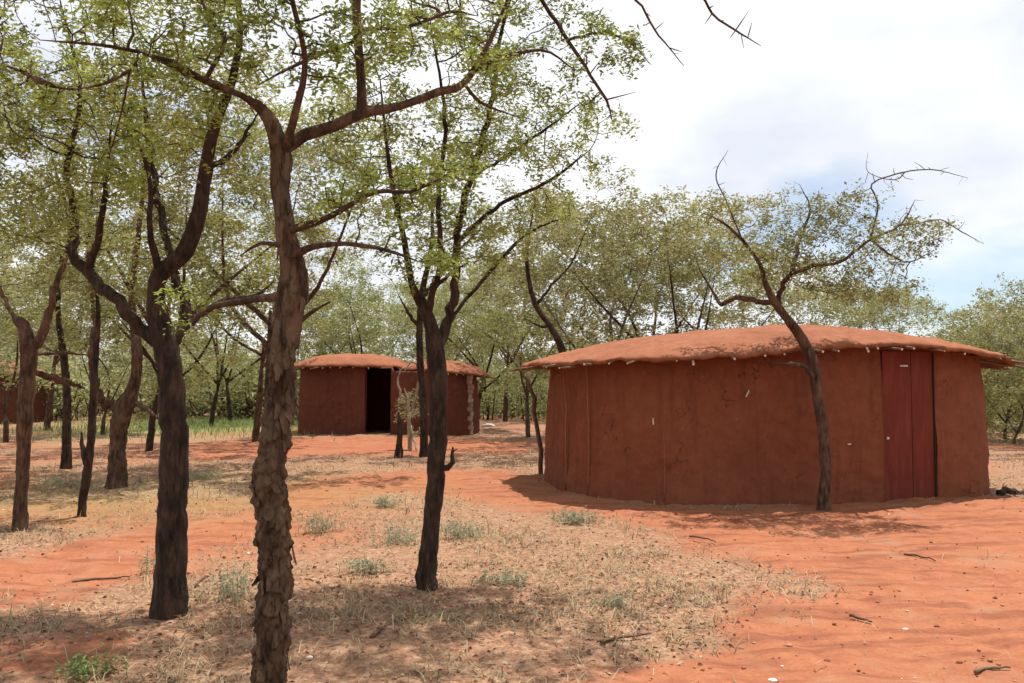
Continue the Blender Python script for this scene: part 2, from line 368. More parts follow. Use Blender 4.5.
def stick_mesh(name, length, r0, r1, mats, bend=0.0, sides=6, seg=5, seed=0):
    """tapered crooked stick along +X starting at the origin; second material on the tip"""
    rs = np.random.default_rng(seed); t = np.linspace(0, 1, seg+1)
    C = np.stack([t*length, bend*np.sin(t*np.pi)*length+rs.normal(0, r0*0.35, seg+1), rs.normal(0, r0*0.35, seg+1)], 1)
    A = np.linspace(0, 2*np.pi, sides, endpoint=False); rr = r0+(r1-r0)*t
    V = C[:, None]+np.stack([np.zeros((seg+1, sides)), rr[:, None]*np.cos(A), rr[:, None]*np.sin(A)], -1)
    I = np.arange((seg+1)*sides).reshape(seg+1, sides); J = np.roll(I, -1, 1)
    Fq = np.stack([I[:-1], J[:-1], J[1:], I[1:]], -1).reshape(-1, 4)
    me = make_mesh(name, V.reshape(-1, 3), [Fq, I[-1:][:, ::1], I[:1][:, ::-1]], True, None, mats)
    if len(mats) > 1: me.polygons[len(Fq)].material_index = 1
    me.polygons[len(Fq)].use_smooth = False
    return me

def hut_wall(root, a, b, n, h, N=260, M=44, door=None, thick=0.2, taper=0.05, mat='mud', seed=0, bulge=0.05, top=None):
    """door = (i0,i1,height) column range of the opening"""
    P, Nn = outline(a, b, n, N); v = np.linspace(0, 1, M+1)
    hv = np.linspace(-0.12, h, M+1)
    off = bulge*np.sin(np.pi*np.clip(v, 0, 1)*0.9)-taper*v**1.5+0.02*(1-v)**4*3
    W = np.stack([np.concatenate([P[i]*1.0, [0]]) for i in range(N)])
    O = np.zeros((N, M+1, 3)); O[..., :2] = P[:, None]+Nn[:, None]*off[None, :, None]; O[..., 2] = hv[None]
    if top is not None: O[..., 2] += (np.clip(hv/h, 0, 1)**2)[None]*(top(P)-h)[:, None]
    d = 0.045*fbm(O*1.3+seed, 3, seed)+0.024*fbm(O*5+seed, 3, seed+5)+0.007*fbm(O*18, 2, seed+7)
    O[..., :2] += Nn[:, None]*d[..., None]
    Iv = O.copy(); Iv[..., :2] -= Nn[:, None]*thick
    V = np.concatenate([O.reshape(-1, 3), Iv.reshape(-1, 3)]); K = N*(M+1)
    idx = np.arange(K).reshape(N, M+1); keep = np.ones((N, M), bool)
    if door:
        i0, i1, dh = door; j1 = int(np.searchsorted(hv, dh)); keep[i0:i1, :j1] = False
    i2 = np.roll(idx, -1, 0)
    Q = np.stack([idx[:, :-1], i2[:, :-1], i2[:, 1:], idx[:, 1:]], -1)[keep]
    F = [Q, (Q+K)[:, ::-1], np.stack([idx[:, -1], i2[:, -1], i2[:, -1]+K, idx[:, -1]+K], -1)]
    if door:
        for i, fl in ((i0, 1), (i1, -1)):
            q = np.stack([idx[i, :j1], idx[i, 1:j1+1], idx[i, 1:j1+1]+K, idx[i, :j1]+K], -1); F.append(q[:, ::fl])
        ii = np.arange(i0, i1); F.append(np.stack([idx[ii, j1], idx[ii+1, j1], idx[ii+1, j1]+K, idx[ii, j1]+K], -1))
    o = link('wall', make_mesh('wall', V, np.concatenate([np.asarray(f) for f in F]), True, None, [MAT[mat]]), root)
    return o, O, Nn

def hut_roof(root, a, b, n, over, eave, rise, thick=0.1, N=240, K=26, mat='mud_roof', seed=0, cx=0.0, cy=0.0, over_fn=None, power=1.65, name='roof'):
    P, Nn = outline(a, b, n, N); ang = np.arctan2(P[:, 1], P[:, 0])
    ov = over+0.07*fbm(np.stack([P[:, 0]*1.6, P[:, 1]*1.6, P[:, 0]*0+seed], -1), 3, seed)+0.10*fbm(np.stack([P[:, 0]*7, P[:, 1]*7, P[:, 0]*0+seed], -1), 4, seed+2)
    if over_fn is not None: ov = ov+over_fn(P, ang)
    E = P+Nn*ov[:, None]; ez = eave(E) if callable(eave) else np.full(N, eave)
    r = np.linspace(0, 1, K+1)[1:]**0.9
    T = np.zeros((K, N, 3)); T[..., :2] = E[None]*r[:, None, None]
    T[..., 2] = ez[None]+(rise)*(1-r**power)[:, None]+(ez.mean()-ez)[None]*(1-r)[:, None]**1.0
    T[..., 2] += 0.028*fbm(T*1.1+seed, 3, seed)+0.034*fbm(T*4+seed, 3, seed+3)+0.02*fbm(T*12, 3, seed+4)
    T[-1, :, 2] -= thick*0.3
    B = T.copy(); B[..., 2] -= thick+0.02*fbm(T*3, 2, seed+8); B[-1, :, :2] *= 0.992; B[-1, :, 2] += thick*0.25
    V = np.concatenate([T.reshape(-1, 3), B.reshape(-1, 3), [[0, 0, T[0, :, 2].mean()]], [[0, 0, B[0, :, 2].mean()]]])
    V[:, 0] += cx; V[:, 1] += cy
    I = np.arange(K*N).reshape(K, N); J = np.roll(I, -1, 1); S = K*N
    Q = np.stack([I[:-1], I[1:], J[1:], J[:-1]], -1).reshape(-1, 4)
    F = [np.concatenate([Q, (Q+S)[:, ::-1], np.stack([I[-1], I[-1]+S, J[-1]+S, J[-1]], -1)]),
         np.stack([I[0], J[0], np.full(N, 2*S)], -1), np.stack([J[0]+S, I[0]+S, np.full(N, 2*S+1)], -1)]
    o = link(name, make_mesh(name, V, F, True, None, [MAT[mat]]), root)
    edge = np.concatenate([E+np.array([cx, cy]), B[-1, :, 2:3]], 1)
    return o, edge, Nn
STICKS = [stick_mesh('rafter_pole', 0.62+0.05*k, 0.02, 0.014, [MAT['stick'], MAT['stick_end']], 0.03, 6, 4, k) for k in range(6)]
def rafters(root, edge, Nn, step, rs, out=(-0.02, 0.09), drop=0.02, scale=1.0):
    N = len(edge); i = 0
    while i < N:
        e, nn = edge[i], Nn[i]; o = link('rafter_pole', STICKS[rs.integers(6)], root)
        ln = 0.62; ext = rs.uniform(*out); a = math.atan2(nn[1], nn[0])+rs.normal(0, 0.16)
        d = np.array([math.cos(a), math.sin(a)]); s = e[:2]+nn*ext-d*ln
        th = rs.uniform(.12, .24); o.location = (s[0], s[1], e[2]-drop+ln*math.sin(th)+rs.normal(0, .01)); o.rotation_euler = (0, th, a)
        k = scale*rs.uniform(0.75, 1.3); o.scale = (1, k, k)
        i += max(2, int(round(step*rs.uniform(0.5, 1.6))))

# --- the large hut on the right
HC = np.array([3.86, 14.25]); HR = R(7.5)
big = empty('mud_hut', (HC[0], HC[1], hz(3.9, 12.2)), 'large oval red mud hut with flat mud roof and closed red door', 'hut', 'red mud huts', HR)
A, B_, NN = 3.22, 2.35, 3.0
def big_world(p):
    c, s = math.cos(HR), math.sin(HR); p = np.asarray(p)
    return np.stack([HC[0]+p[..., 0]*c-p[..., 1]*s, HC[1]+p[..., 0]*s+p[..., 1]*c, p[..., 2] if p.shape[-1] > 2 else np.zeros(p.shape[:-1])], -1)
Pq, Nq = outline(A, B_, NN, 420)
Wq = big_world(np.concatenate([Pq, np.ones((420, 1))], 1)); pxq, _ = proj(Wq)
front = np.where((Wq[:, 1] < HC[1]))[0]
i0 = front[np.argmin(np.abs(pxq[front]-883))]; i1 = front[np.argmin(np.abs(pxq[front]-934))]
i0, i1 = min(i0, i1), max(i0, i1)
def big_eave(E): return 2.02+0.10*np.exp(-((E[:, 0]-.9)/2.0)**2)+0.03*np.sin(E[:, 0]*0.9+0.4)-0.022*np.abs(E[:, 0])-0.012*np.clip(E[:, 0]-1.8, 0, 9)**2-0.03*np.clip(-E[:, 0]-2.2, 0, 9)
wall, O, Nw = hut_wall(big, A, B_, NN, 2.0, N=420, M=60, door=(int(i0), int(i1), 1.9), seed=3, top=lambda P: big_eave(P)-.005)
roof, edge, Nr = hut_roof(big, A, B_, NN, 0.34, big_eave, 0.455, 0.055, seed=5, N=560, K=40, power=2.5, over_fn=lambda P, a: 0.14*np.clip(np.cos(a), 0, 1)**4+0.1*np.clip(-np.cos(a), 0, 1)**4)
rs = np.random.default_rng(5); rafters(big, edge, Nr, 9, rs, (-.05, .06), .005)
# mud fallen and lumps on the roof edge
# door: two boards, top hinge strip, knob
c0, c1 = O[i0, 0, :2], O[i1, 0, :2]; mid = (c0+c1)/2; dv = c1-c0; dw = np.linalg.norm(dv); dv /= dw; da = math.atan2(dv[1], dv[0])
inn = np.array([-dv[1], dv[0]]); inn = inn if inn@mid < 0 else -inn
door = bpy.data.objects.new('door', None); COL.objects.link(door); door.parent = big; door['label'] = 'closed dark red door'
door.location = (*(mid+inn*0.02), 0.0); door.rotation_euler = (0, 0, da)
sgn = 1.0 if (np.array([-dv[1], dv[0]])@inn) > 0 else -1.0     # local +y inward?
def dbox(name, sx, sy, sz, x, y, z, mat, bev=0.004):
    V, Fb = box(sx, sy, sz); me = make_mesh(name, V, Fb, False, None, [mat]); o = link(name, me, door, (x, y*sgn, z))
    bm = o.modifiers.new('bevel', 'BEVEL'); bm.width = bev; bm.segments = 2; return o
bw = [0.56, 0.44]; xx = -dw/2+0.01
flip = 1
for k, w in enumerate(bw):
    dbox('door_panel', dw*w-0.016, 0.035, 2.1, xx+dw*w/2-0.004, 0.03+0.012*k, 0.99, MAT['paint']); xx += dw*w
dbox('frame', 0.016, 0.07, 2.08, dw/2-0.006, 0.03, 0.98, MAT['wood_dark'])
dbox('hinge_strip', 0.12, 0.012, 0.022, -dw/2+dw*0.42, 0.004, 1.84, MAT['metal'])
import bmesh
bmk = bmesh.new(); bmesh.ops.create_uvsphere(bmk, u_segments=12, v_segments=8, radius=0.021); mk = bpy.data.meshes.new('knob'); bmk.to_mesh(mk); bmk.free(); mk.materials.append(MAT['white'])
link('knob', mk, door, (-dw/2+0.06, -0.01*sgn, 0.86))
# vertical poles showing through the mud at the left end, sticks caught in the wall
for px_, z1, rr in ((569, 1.95, .016), (590, 1.9, .013), (664, 0.9, .009)):
    j = front[np.argmin(np.abs(pxq[front]-px_))]
    o = link('wall_pole', stick_mesh('wall_pole', z1, rr, rr*0.7, [MAT['mud_roof']], 0.02, 6, 10, int(px_)), big, (*(Pq[j]+Nq[j]*0.05), 0.05))
    o.rotation_euler = (0, -math.pi/2+0.01, math.atan2(Nq[j][1], Nq[j][0]))
for px_, zz, ln, rot in ((746, 1.42, .10, 1.2), (655, 1.05, .09, 1.5), (845, 0.78, .05, 0.3)):
    j = front[np.argmin(np.abs(pxq[front]-px_))]
    o = link('wall_stick', stick_mesh('wall_stick', ln, .012, .008, [MAT['stick_end']], 0.05, 5, 3, int(px_)), big, (*(Pq[j]+Nq[j]*0.06), zz))
    o.rotation_euler = (0, -rot, math.atan2(Nq[j][1], Nq[j][0])+math.pi/2)
# crooked pole under the left corner of the roof
p0 = at(541, 461, 15.6); p1 = at(528, 372, 15.5)
def free_stick(name, a, b, r0, r1, mat, parent=None, bend=0.02, seed=0, seg=8, sides=8):
    a = np.asarray(a, float); b = np.asarray(b, float); L = np.linalg.norm(b-a); me = stick_mesh(name, L, r0, r1, [mat], bend, sides, seg, seed)
    o = link(name, me); o.location = a; o.rotation_euler = Vector(b-a).to_track_quat('X', 'Z').to_euler()
    return o
def localize(o, root):
    bpy.context.view_layer.update(); mw = o.matrix_basis.copy(); o.parent = root
    o.matrix_basis = root.matrix_basis.inverted() @ mw
p0[2] = -0.05
o = free_stick('eave_post', p0, p1, 0.045, 0.035, MAT['pole'], bend=0.05, seed=4); localize(o, big)
p2 = at(556, 372, 15.2); p3 = at(545, 455, 15.3); 
o = free_stick('eave_post', p3, p2, 0.022, 0.016, MAT['pole'], bend=-0.03, seed=9); localize(o, big)

# --- the hut in the middle distance with an open dark doorway
MC = np.array([-3.95, 29.2]); MR = R(-3)
midh = empty('mud_hut', (MC[0], MC[1], hz(-3.9, 27)), 'distant red mud hut with an open dark doorway, seen between two trunks', 'hut', 'red mud huts', MR)
Pm, Nm = outline(2.78, 1.95, 4.5, 300); cM, sM = math.cos(MR), math.sin(MR)
Wm = np.stack([MC[0]+Pm[:, 0]*cM-Pm[:, 1]*sM, MC[1]+Pm[:, 0]*sM+Pm[:, 1]*cM, np.ones(300)], 1); pm, _ = proj(Wm); fm = np.where(Wm[:, 1] < MC[1])[0]
j0 = fm[np.argmin(np.abs(pm[fm]-365))]; j1 = fm[np.argmin(np.abs(pm[fm]-391))]; j0, j1 = min(j0, j1), max(j0, j1)
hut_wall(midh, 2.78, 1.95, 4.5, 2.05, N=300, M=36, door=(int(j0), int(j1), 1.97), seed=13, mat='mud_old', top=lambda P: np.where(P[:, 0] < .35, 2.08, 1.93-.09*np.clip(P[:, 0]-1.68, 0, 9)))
r1_, e1, n1_ = hut_roof(midh, 1.5, 1.9, 3.4, 0.3, lambda E: 2.13-0.02*np.abs(E[:, 0]), 0.40, 0.06, N=260, K=20, power=3.4, seed=15, cx=-1.25)
r2_, e2, n2_ = hut_roof(midh, 1.2, 1.8, 3.0, 0.2, lambda E: 1.97-0.10*np.clip(E[:, 0], -0.5, 9), 0.36, 0.06, N=220, K=18, power=3.0, seed=19, cx=1.72, cy=0.1)
rafters(midh, e1, n1_, 6, rs); rafters(midh, e2, n2_, 6, rs)
# pale stones stacked up the right-hand corner
def rock_mesh(name, s, seed, mat, sub=2, amp=.35):
    b = bmesh.new(); bmesh.ops.create_icosphere(b, subdivisions=sub, radius=1.0)
    V = np.array([v.co[:] for v in b.verts]); V *= (1+amp*fbm(V*1.3+seed*7.1, 3, seed))[:, None]*np.array(s)
    for v, c in zip(b.verts, V): v.co = c
    me = bpy.data.meshes.new(name); b.to_mesh(me); b.free(); me.materials.append(mat); return me
def block_mesh(k):
    b = bmesh.new(); bmesh.ops.create_cube(b, size=1.0); bmesh.ops.bevel(b, geom=b.edges[:], offset=.14, segments=2, affect='EDGES')
    V = np.array([v.co[:] for v in b.verts]); V = V*np.array([.21, .2, .15])*(1+.25*fbm(V*2.2+k*5.3, 2, k))[:, None]
    for v, c in zip(b.verts, V): v.co = c
    me = bpy.data.meshes.new('corner_stone'); b.to_mesh(me); b.free(); me.materials.append(MAT['stone' if k % 3 else 'stone_pale']); return me
MAT['stone_pale'] = flat('pale_stone', (0.44, 0.34, 0.27))
RK = [block_mesh(k) for k in range(6)]
for k in range(13):
    o = link('corner_stone', RK[(k*5+k//4) % 6], midh, (2.69+0.025*math.sin(k*2.1), -1.3+0.06*math.cos(k*3), 0.03+k*0.142)); o.rotation_euler = (.05*math.sin(k*5), .06*math.cos(k*7), -.5+.3*math.sin(k*4))

# --- the hut at the left edge
LC = np.array([-22.6, 37.5])
lh = empty('mud_hut', (LC[0], LC[1], hz(*LC)), 'dark mud hut cut by the left edge, behind the trunks', 'hut', 'red mud huts')
hut_wall(lh, 2.7, 2.0, 3.5, 2.0, N=160, M=20, seed=23, mat='mud_dark')
hut_roof(lh, 2.7, 2.0, 3.2, 0.4, 2.05, 0.55, 0.12, N=120, K=12, seed=25)

# ------------------------------------------------------------------ trees
class Skel:
    def __init__(s): s.p, s.par, s.r, s.fix = [], [], [], []
    def add(s, p, par, r, fix): s.p.append(np.asarray(p, float)); s.par.append(par); s.r.append(r); s.fix.append(fix); return len(s.p)-1
    def trace(s, pts, step=0.07, root=False, wig=0.0, seed=0, spur=0.0):
        """pts: (point, radius) list; unless root, the first point is joined to the nearest node"""
        rs = np.random.default_rng(seed+len(s.p)); par = -1
        P = [np.asarray(q[0], float) for q in pts]; Rr = [q[1] for q in pts]; Rr[-1] *= 0.4; ids = []
        if not root:
            A_ = np.array(s.p); par = int(np.argmin(np.linalg.norm(A_-P[0], axis=1))); P[0] = s.p[par].copy()
        # catmull-rom
        Q = [2*P[0]-P[1]]+P+[2*P[-1]-P[-2]]; first = True
        for k in range(len(P)-1):
            a, b, c, d = Q[k:k+4]; L = np.linalg.norm(c-b); m = max(2, int(L/step))
            for i in range(0 if (first and root) else 1, m+1):
                t = i/m; q = 0.5*((2*b)+(c-a)*t+(2*a-5*b+4*c-d)*t*t+(3*b-a-3*c+d)*t**3)
                if 0 < i: q = q+rs.normal(0, 1, 3)*wig*(Rr[k]+(Rr[k+1]-Rr[k])*t)
                par = s.add(q, par, Rr[k]+(Rr[k+1]-Rr[k])*t, True); ids.append(par)
            first = False
        if spur:
            for i in ids:
                if s.r[i] < 0.03 and rs.random() < .4:
                    v = rs.normal(0, 1, 3); v /= np.linalg.norm(v); L = spur*rs.uniform(.4, 1.5); r_ = min(s.r[i]*.5, .005); j = s.add(s.p[i]+v*L*.5, i, r_, True); s.add(s.p[i]+v*L+rs.normal(0, .2, 3)*L, j, r_*.5, True)
        return par
    def grow(s, att, step=0.1, di=2.0, dk=0.16, iters=60, zmin=None, jit=0.25, seed=0, start=0, tip_up=0.0, maxch=3):
        rs = np.random.default_rng(seed); att = [Vector(a) for a in att]; nch = {}
        for q in s.par: nch[q] = nch.get(q, 0)+1
        for it in range(iters):
            ok = [i for i in range(start, len(s.p)) if (not s.fix[i] or zmin is None or s.p[i][2] > zmin) and nch.get(i, 0) < maxch]
            if not ok or not att: break
            kd = kdtree.KDTree(len(ok))
            for i in ok: kd.insert(s.p[i], i)
            kd.balance(); acc = {}; keep = []
            for a in att:
                co, i, d = kd.find(a)
                if d < dk: continue
                keep.append(a)
                if d < di: acc[i] = acc.get(i, Vector((0, 0, 0)))+(a-co)/d
            if len(keep) == len(att) and not acc: break
            att = keep
            for i, v in acc.items():
                if v.length < 1e-5: continue
                v.normalize(); v = v+Vector(rs.normal(0, jit, 3)); v.z += tip_up; v.normalize()
                s.add(s.p[i]+np.array(v)*step, i, 0, False); nch[i] = nch.get(i, 0)+1
    def radii(s, rtip=0.0035, e=2.4):
        n = len(s.p); acc = np.zeros(n); s.leafd = np.zeros(n, int)
        for i in range(n-1, -1, -1):
            if acc[i] == 0: acc[i] = rtip**e
            if not s.fix[i]: s.r[i] = acc[i]**(1/e)
            if s.par[i] >= 0: acc[s.par[i]] += acc[i]; s.leafd[s.par[i]] = max(s.leafd[s.par[i]], s.leafd[i]+1)
        for i in range(n):
            if not s.fix[i] and s.par[i] >= 0: s.r[i] = min(s.r[i], s.r[s.par[i]]*0.9)
    def chains(s):
        n = len(s.p); ch = [[] for _ in range(n)]
        for i, q in enumerate(s.par):
            if q >= 0: ch[q].append(i)
        out = []; roots = [i for i, q in enumerate(s.par) if q < 0]; stack = [(r_, -1) for r_ in roots]
        while stack:
            i, pre = stack.pop(); c = [pre, i] if pre >= 0 else [i]; r0 = s.r[i]
            while ch[i]:
                k = sorted(ch[i], key=lambda q: (-s.r[q]-(10 if s.fix[q] and s.fix[i] and q == i+1 else 0)))
                for q in k[1:]: stack.append((q, i))
                i = k[0]; c.append(i)
            out.append((c, pre))
        return out
def tube(C, Rr, sides, rough=0.0, seed=0, freq=6.0):
    C = np.asarray(C); Rr = np.asarray(Rr); n = len(C)
    T = np.gradient(C, axis=0); T /= np.linalg.norm(T, axis=1)[:, None]+1e-9
    u = np.cross(T[0], [0.31, 0.87, 0.13]); u /= np.linalg.norm(u); U = np.zeros_like(C)
    for i in range(n):
        u = u-T[i]*(u@T[i]); u /= np.linalg.norm(u)+1e-9; U[i] = u
    W = np.cross(T, U); a = np.linspace(0, 2*np.pi, sides, endpoint=False)
    D = U[:, None]*np.cos(a)[None, :, None]+W[:, None]*np.sin(a)[None, :, None]
    rr = Rr[:, None]*np.ones(sides)
    if rough: 
        V0 = C[:, None]+D*rr[..., None]
        rr = rr*(1+rough*fbm(V0*np.array([freq, freq, freq*0.4]), 3, seed)+rough*0.6*fbm(V0*np.array([freq*4, freq*4, freq*1.2]), 2, seed+3)+rough*.35*fbm(V0*np.array([freq*9, freq*9, freq*2.5]), 2, seed+5))
    V = C[:, None]+D*rr[..., None]
    I = np.arange(n*sides).reshape(n, sides); J = np.roll(I, -1, 1)
    Fq = np.stack([I[:-1], J[:-1], J[1:], I[1:]], -1).reshape(-1, 4)
    return V.reshape(-1, 3), Fq
def mesh_chains(sk, chains, name, mat, rough=0.1, seed=0, big=12, lean=False):
    Vs, Fs, o = [], [], 0
    for c, pre in chains:
        C = np.array([sk.p[i] for i in c]); Rr = np.array([sk.r[i] for i in c])
        if pre >= 0: Rr[0] = Rr[1]
        if len(C) < 2: continue
        rm = Rr.max(); sides = big*2 if rm > 0.06 else big if rm > 0.04 else (8 if rm > 0.02 else (5 if rm > 0.008 else (4 if not lean else 3)))
        V, Fq = tube(C, Rr, sides, rough if rm > 0.012 else 0, seed)
        Vs.append(V); Fs.append(Fq+o); o += len(V)
    return make_mesh(name, np.concatenate(Vs), np.concatenate(Fs), True, None, [mat])
def leaves_arrays(P, n_per, size, spread, rs, aspect=0.42, flat=0.5, tint0=None):
    """P anchor points; every anchor gets n_per small folded leaves"""
    P = np.asarray(P); N = len(P)*n_per
    base = np.repeat(P, n_per, 0)+rs.normal(0, spread, (N, 3))
    d = rs.normal(0, 1, (N, 3)); d[:, 2] *= flat; d[:, 2] += 0.1; d /= np.linalg.norm(d, axis=1)[:, None]
    up = rs.normal(0, 0.75, (N, 3)); up[:, 2] += 0.9
    w = np.cross(d, up); w /= np.linalg.norm(w, axis=1)[:, None]+1e-9; nrm = np.cross(w, d)
    L = size*rs.uniform(0.55, 1.35, N)[:, None]; wd = L*aspect*rs.uniform(0.7, 1.2, N)[:, None]
    V = np.stack([base, base+d*L*0.45+w*wd*0.5+nrm*L*0.08, base+d*L-nrm*L*0.08, base+d*L*0.45-w*wd*0.5+nrm*L*0.08], 1).reshape(-1, 3)
    F = np.arange(4*N).reshape(N, 4)
    cl = np.repeat(np.clip(rs.normal(0.48, 0.16, len(P)), 0, 1), n_per) if tint0 is None else np.repeat(tint0, n_per)
    t = np.repeat(np.clip(cl+rs.normal(0, 0.13, N), 0, 1), 4)
    return V, F, t
def blob(centers, n, rs, clump=0.35, per=14):
    """attractors: clumps scattered inside ellipsoids (cx,cy,cz,rx,ry,rz)"""
    out = []
    vol = np.array([c[3]*c[4]*c[5] for c in centers]); vol /= vol.sum()
    for c, v in zip(centers, vol):
        m = max(2, int(n*v/per)); q = rs.normal(0, 1, (m, 3)); q /= np.linalg.norm(q, axis=1)[:, None]; q *= rs.uniform(0.25, 1, (m, 1))**(1/2.2)
        q = q*np.array(c[3:6])+np.array(c[:3])
        out.append((np.repeat(q, per, 0)+rs.normal(0, clump, (m*per, 3))*np.array([1, 1, 0.6])))
    return np.concatenate(out)
def finish_tree(root, sk, bark, leafm, n_per, size, spread, seed, origin, rough=0.1, maxd=4, trunk_mesh=None, aspect=0.42, lean=False, keep=1.0, leafz=None, side=12, thick=0.007, maxb=30):
    rs = np.random.default_rng(seed); sk.radii(); o3 = np.asarray(origin)
    sk.p = [q-o3 for q in sk.p]; ch = sk.chains()
    if trunk_mesh is None:
        link('trunk', mesh_chains(sk, ch[:1], 'trunk', MAT[bark], rough, seed, max(side, 14)), root)
    else: trunk_mesh(sk, ch[0])
    rest = sorted(ch[1:], key=lambda c: -max(sk.r[i] for i in c[0][1:]))
    nb = sum(1 for c in rest if max(sk.r[i] for i in c[0][1:]) > thick and len(c[0]) > 5); nb = min(nb, maxb)
    for k, c in enumerate(rest[:nb]): link('branch', mesh_chains(sk, [c], 'branch', MAT[bark], rough, seed+1+k, side, lean), root)
    if rest[nb:]: link('twigs', mesh_chains(sk, rest[nb:], 'twigs', MAT[bark], rough, seed+1, side, lean), root, kind='stuff')
    P = np.array([sk.p[i] for i in range(len(sk.p)) if not sk.fix[i] and sk.leafd[i] <= maxd])
    if n_per and len(P):
        if keep < 1: P = P[rs.random(len(P)) < keep]
        tn = np.clip(0.5+0.55*fbm(P*0.9+seed, 2, seed)+rs.normal(0, 0.09, len(P)), 0, 1)
        V, F, t = leaves_arrays(P, n_per, size, spread, rs, aspect, tint0=tn)
        link('crown', make_mesh('crown', V, F, False, {'tint': t}, [MAT[leafm]]), root, kind='stuff')
    return ch
def W(px, py, Y, wpx): return (at(px, py, Y), 0.43*wpx*Y/FPX)

# ---- nearest tree: thick rugged trunk
def tree_near():
    Y = 3.9; bx, by = at(270, 700, Y)[0], Y
    root = empty('acacia_tree', (bx, by, hz(bx, by)), 'nearest tree with a thick rugged trunk of flaking brown bark', 'tree', 'acacia trees')
    sk = Skel(); b0 = np.array([bx-0.01, by, -0.1])
    sk.trace([(b0, .105), W(271, 660, Y, 42), W(272, 600, Y, 42), W(274, 540, Y, 43), W(272, 495, Y, 43), W(271, 460, Y, 39), W(279, 400, Y, 35), W(286, 340, Y, 32),
              W(293, 290, Y, 34), W(286, 240, Y, 26), W(281, 200, Y, 25), W(282, 160, Y, 28), W(268, 118, Y-.05, 19), W(240, 96, Y-.1, 11), W(205, 80, Y-.2, 11), W(168, 62, Y-.3, 9), W(140, 52, Y-.4, 7)], 0.035, True)
    sk.trace([W(284, 155, Y, 20), W(305, 135, Y, 15), W(335, 126, Y+.05, 14), W(362, 113, Y+.1, 14), W(400, 106, Y+.2, 10), W(438, 92, Y+.3, 10), W(464, 83, Y+.4, 9), W(490, 40, Y+.5, 6), W(520, -30, Y+.6, 5)], 0.05)
    sk.trace([W(362, 114, Y+.1, 14), W(361, 80, Y+.1, 11), W(358, 40, Y+.1, 11), W(357, -10, Y+.1, 10), W(366, -120, Y+.2, 8), W(340, -260, Y+.3, 5)], 0.05)
    sk.trace([W(464, 83, Y+.4, 6), W(482, 66, Y+.5, 5), W(540, 50, Y+.6, 4), W(575, 70, Y+.6, 3)], 0.05, wig=.1)
    sk.trace([W(464, 83, Y+.4, 5), W(480, 102, Y+.5, 4), W(520, 118, Y+.6, 3)], 0.05, wig=.1)
    sk.trace([W(360, 38, Y+.1, 5), W(320, 55, Y+.1, 4), W(290, 68, Y, 4), W(258, 85, Y-.1, 3)], 0.05, wig=.1)
    sk.trace([W(358, 34, Y+.1, 5), W(410, 26, Y+.2, 4), W(450, 12, Y+.3, 4), W(478, 16, Y+.4, 3)], 0.05, wig=.1)
    sk.trace([W(140, 52, Y-.4, 6), W(130, 70, Y-.4, 5), W(100, 85, Y-.4, 5), W(60, 88, Y-.5, 5), W(20, 70, Y-.5, 4), W(-30, 55, Y-.6, 3)], 0.05)
    sk.trace([W(140, 52, Y-.4, 5), W(100, 45, Y-.5, 4), W(40, 40, Y-.6, 3)], 0.05)
    sk.trace([W(134, 70, Y-.4, 4), W(122, 110, Y-.35, 3), W(108, 160, Y-.3, 3)], 0.05)
    sk.trace([W(205, 80, Y-.2, 6), W(225, 40, Y-.2, 6), W(210, 20, Y-.25, 5), W(190, -30, Y-.3, 4)], 0.05)
    sk.trace([W(284, 160, Y, 12), W(296, 110, Y-.15, 9), W(305, 60, Y-.2, 7), W(290, -10, Y-.3, 6), W(270, -120, Y-.4, 5)], 0.05)
    # lower side branches
    sk.trace([W(290, 228, Y, 11), W(318, 222, Y-.1, 8), W(345, 208, Y-.2, 7), W(375, 192, Y-.25, 6), W(410, 192, Y-.3, 5), W(442, 178, Y-.3, 4)], 0.05, wig=.1)
    sk.trace([W(292, 252, Y, 11), W(312, 248, Y-.15, 8), W(345, 244, Y-.25, 6), W(385, 250, Y-.35, 5), W(420, 262, Y-.4, 3)], 0.05, wig=.1)
    sk.trace([W(290, 302, Y, 12), W(262, 298, Y+.2, 9), W(240, 302, Y+.3, 8), W(215, 306, Y+.35, 7), W(195, 318, Y+.4, 5)], 0.05, wig=.1)
    sk.trace([W(300, 330, Y, 8), W(312, 312, Y, 5), W(330, 302, Y-.05, 5)], 0.05)
    sk.trace([W(280, 246, Y, 6), W(262, 243, Y-.1, 5), W(240, 256, Y-.15, 3)], 0.05)
    # twigs that reach out over the clearing at the top
    sk.trace([W(520, -30, Y+.6, 5), W(545, 5, Y+.7, 5), W(568, 40, Y+.8, 4.5), W(590, 75, Y+.8, 4), W(606, 100, Y+.8, 3.5), W(612, 120, Y+.8, 2.5)], 0.05, wig=.25, spur=.04)
    sk.trace([W(571, 34, Y+.8, 4), W(600, 33, Y+.85, 3.5), W(630, 42, Y+.9, 3), W(650, 64, Y+.9, 2.2)], 0.04, wig=.35, spur=.04)
    sk.trace([W(520, -30, Y+.6, 4), W(600, -25, Y+.7, 4), W(690, -12, Y+.8, 3.5), W(712, 14, Y+.8, 3), W(735, 30, Y+.8, 2.6), W(761, 46, Y+.8, 2)], 0.04, wig=.35, spur=.04)
    sk.trace([W(600, -25, Y+.7, 3), W(636, 0, Y+.75, 3), W(655, 30, Y+.75, 2.5), W(684, 66, Y+.8, 2)], 0.04, wig=.35, spur=.04)
    for a, b in (((712, 14), (705, 24)), ((735, 30), (748, 12)), ((735, 30), (730, 38)), ((747, 38), (752, 22)), ((655, 30), (664, 22)), ((668, 48), (682, 52)), ((630, 42), (640, 34)), ((606, 100), (636, 92)), ((590, 75), (602, 58))):
        sk.trace([W(*a, Y+.8, 2.2), W(*b, Y+.78, 1.2)], 0.03)
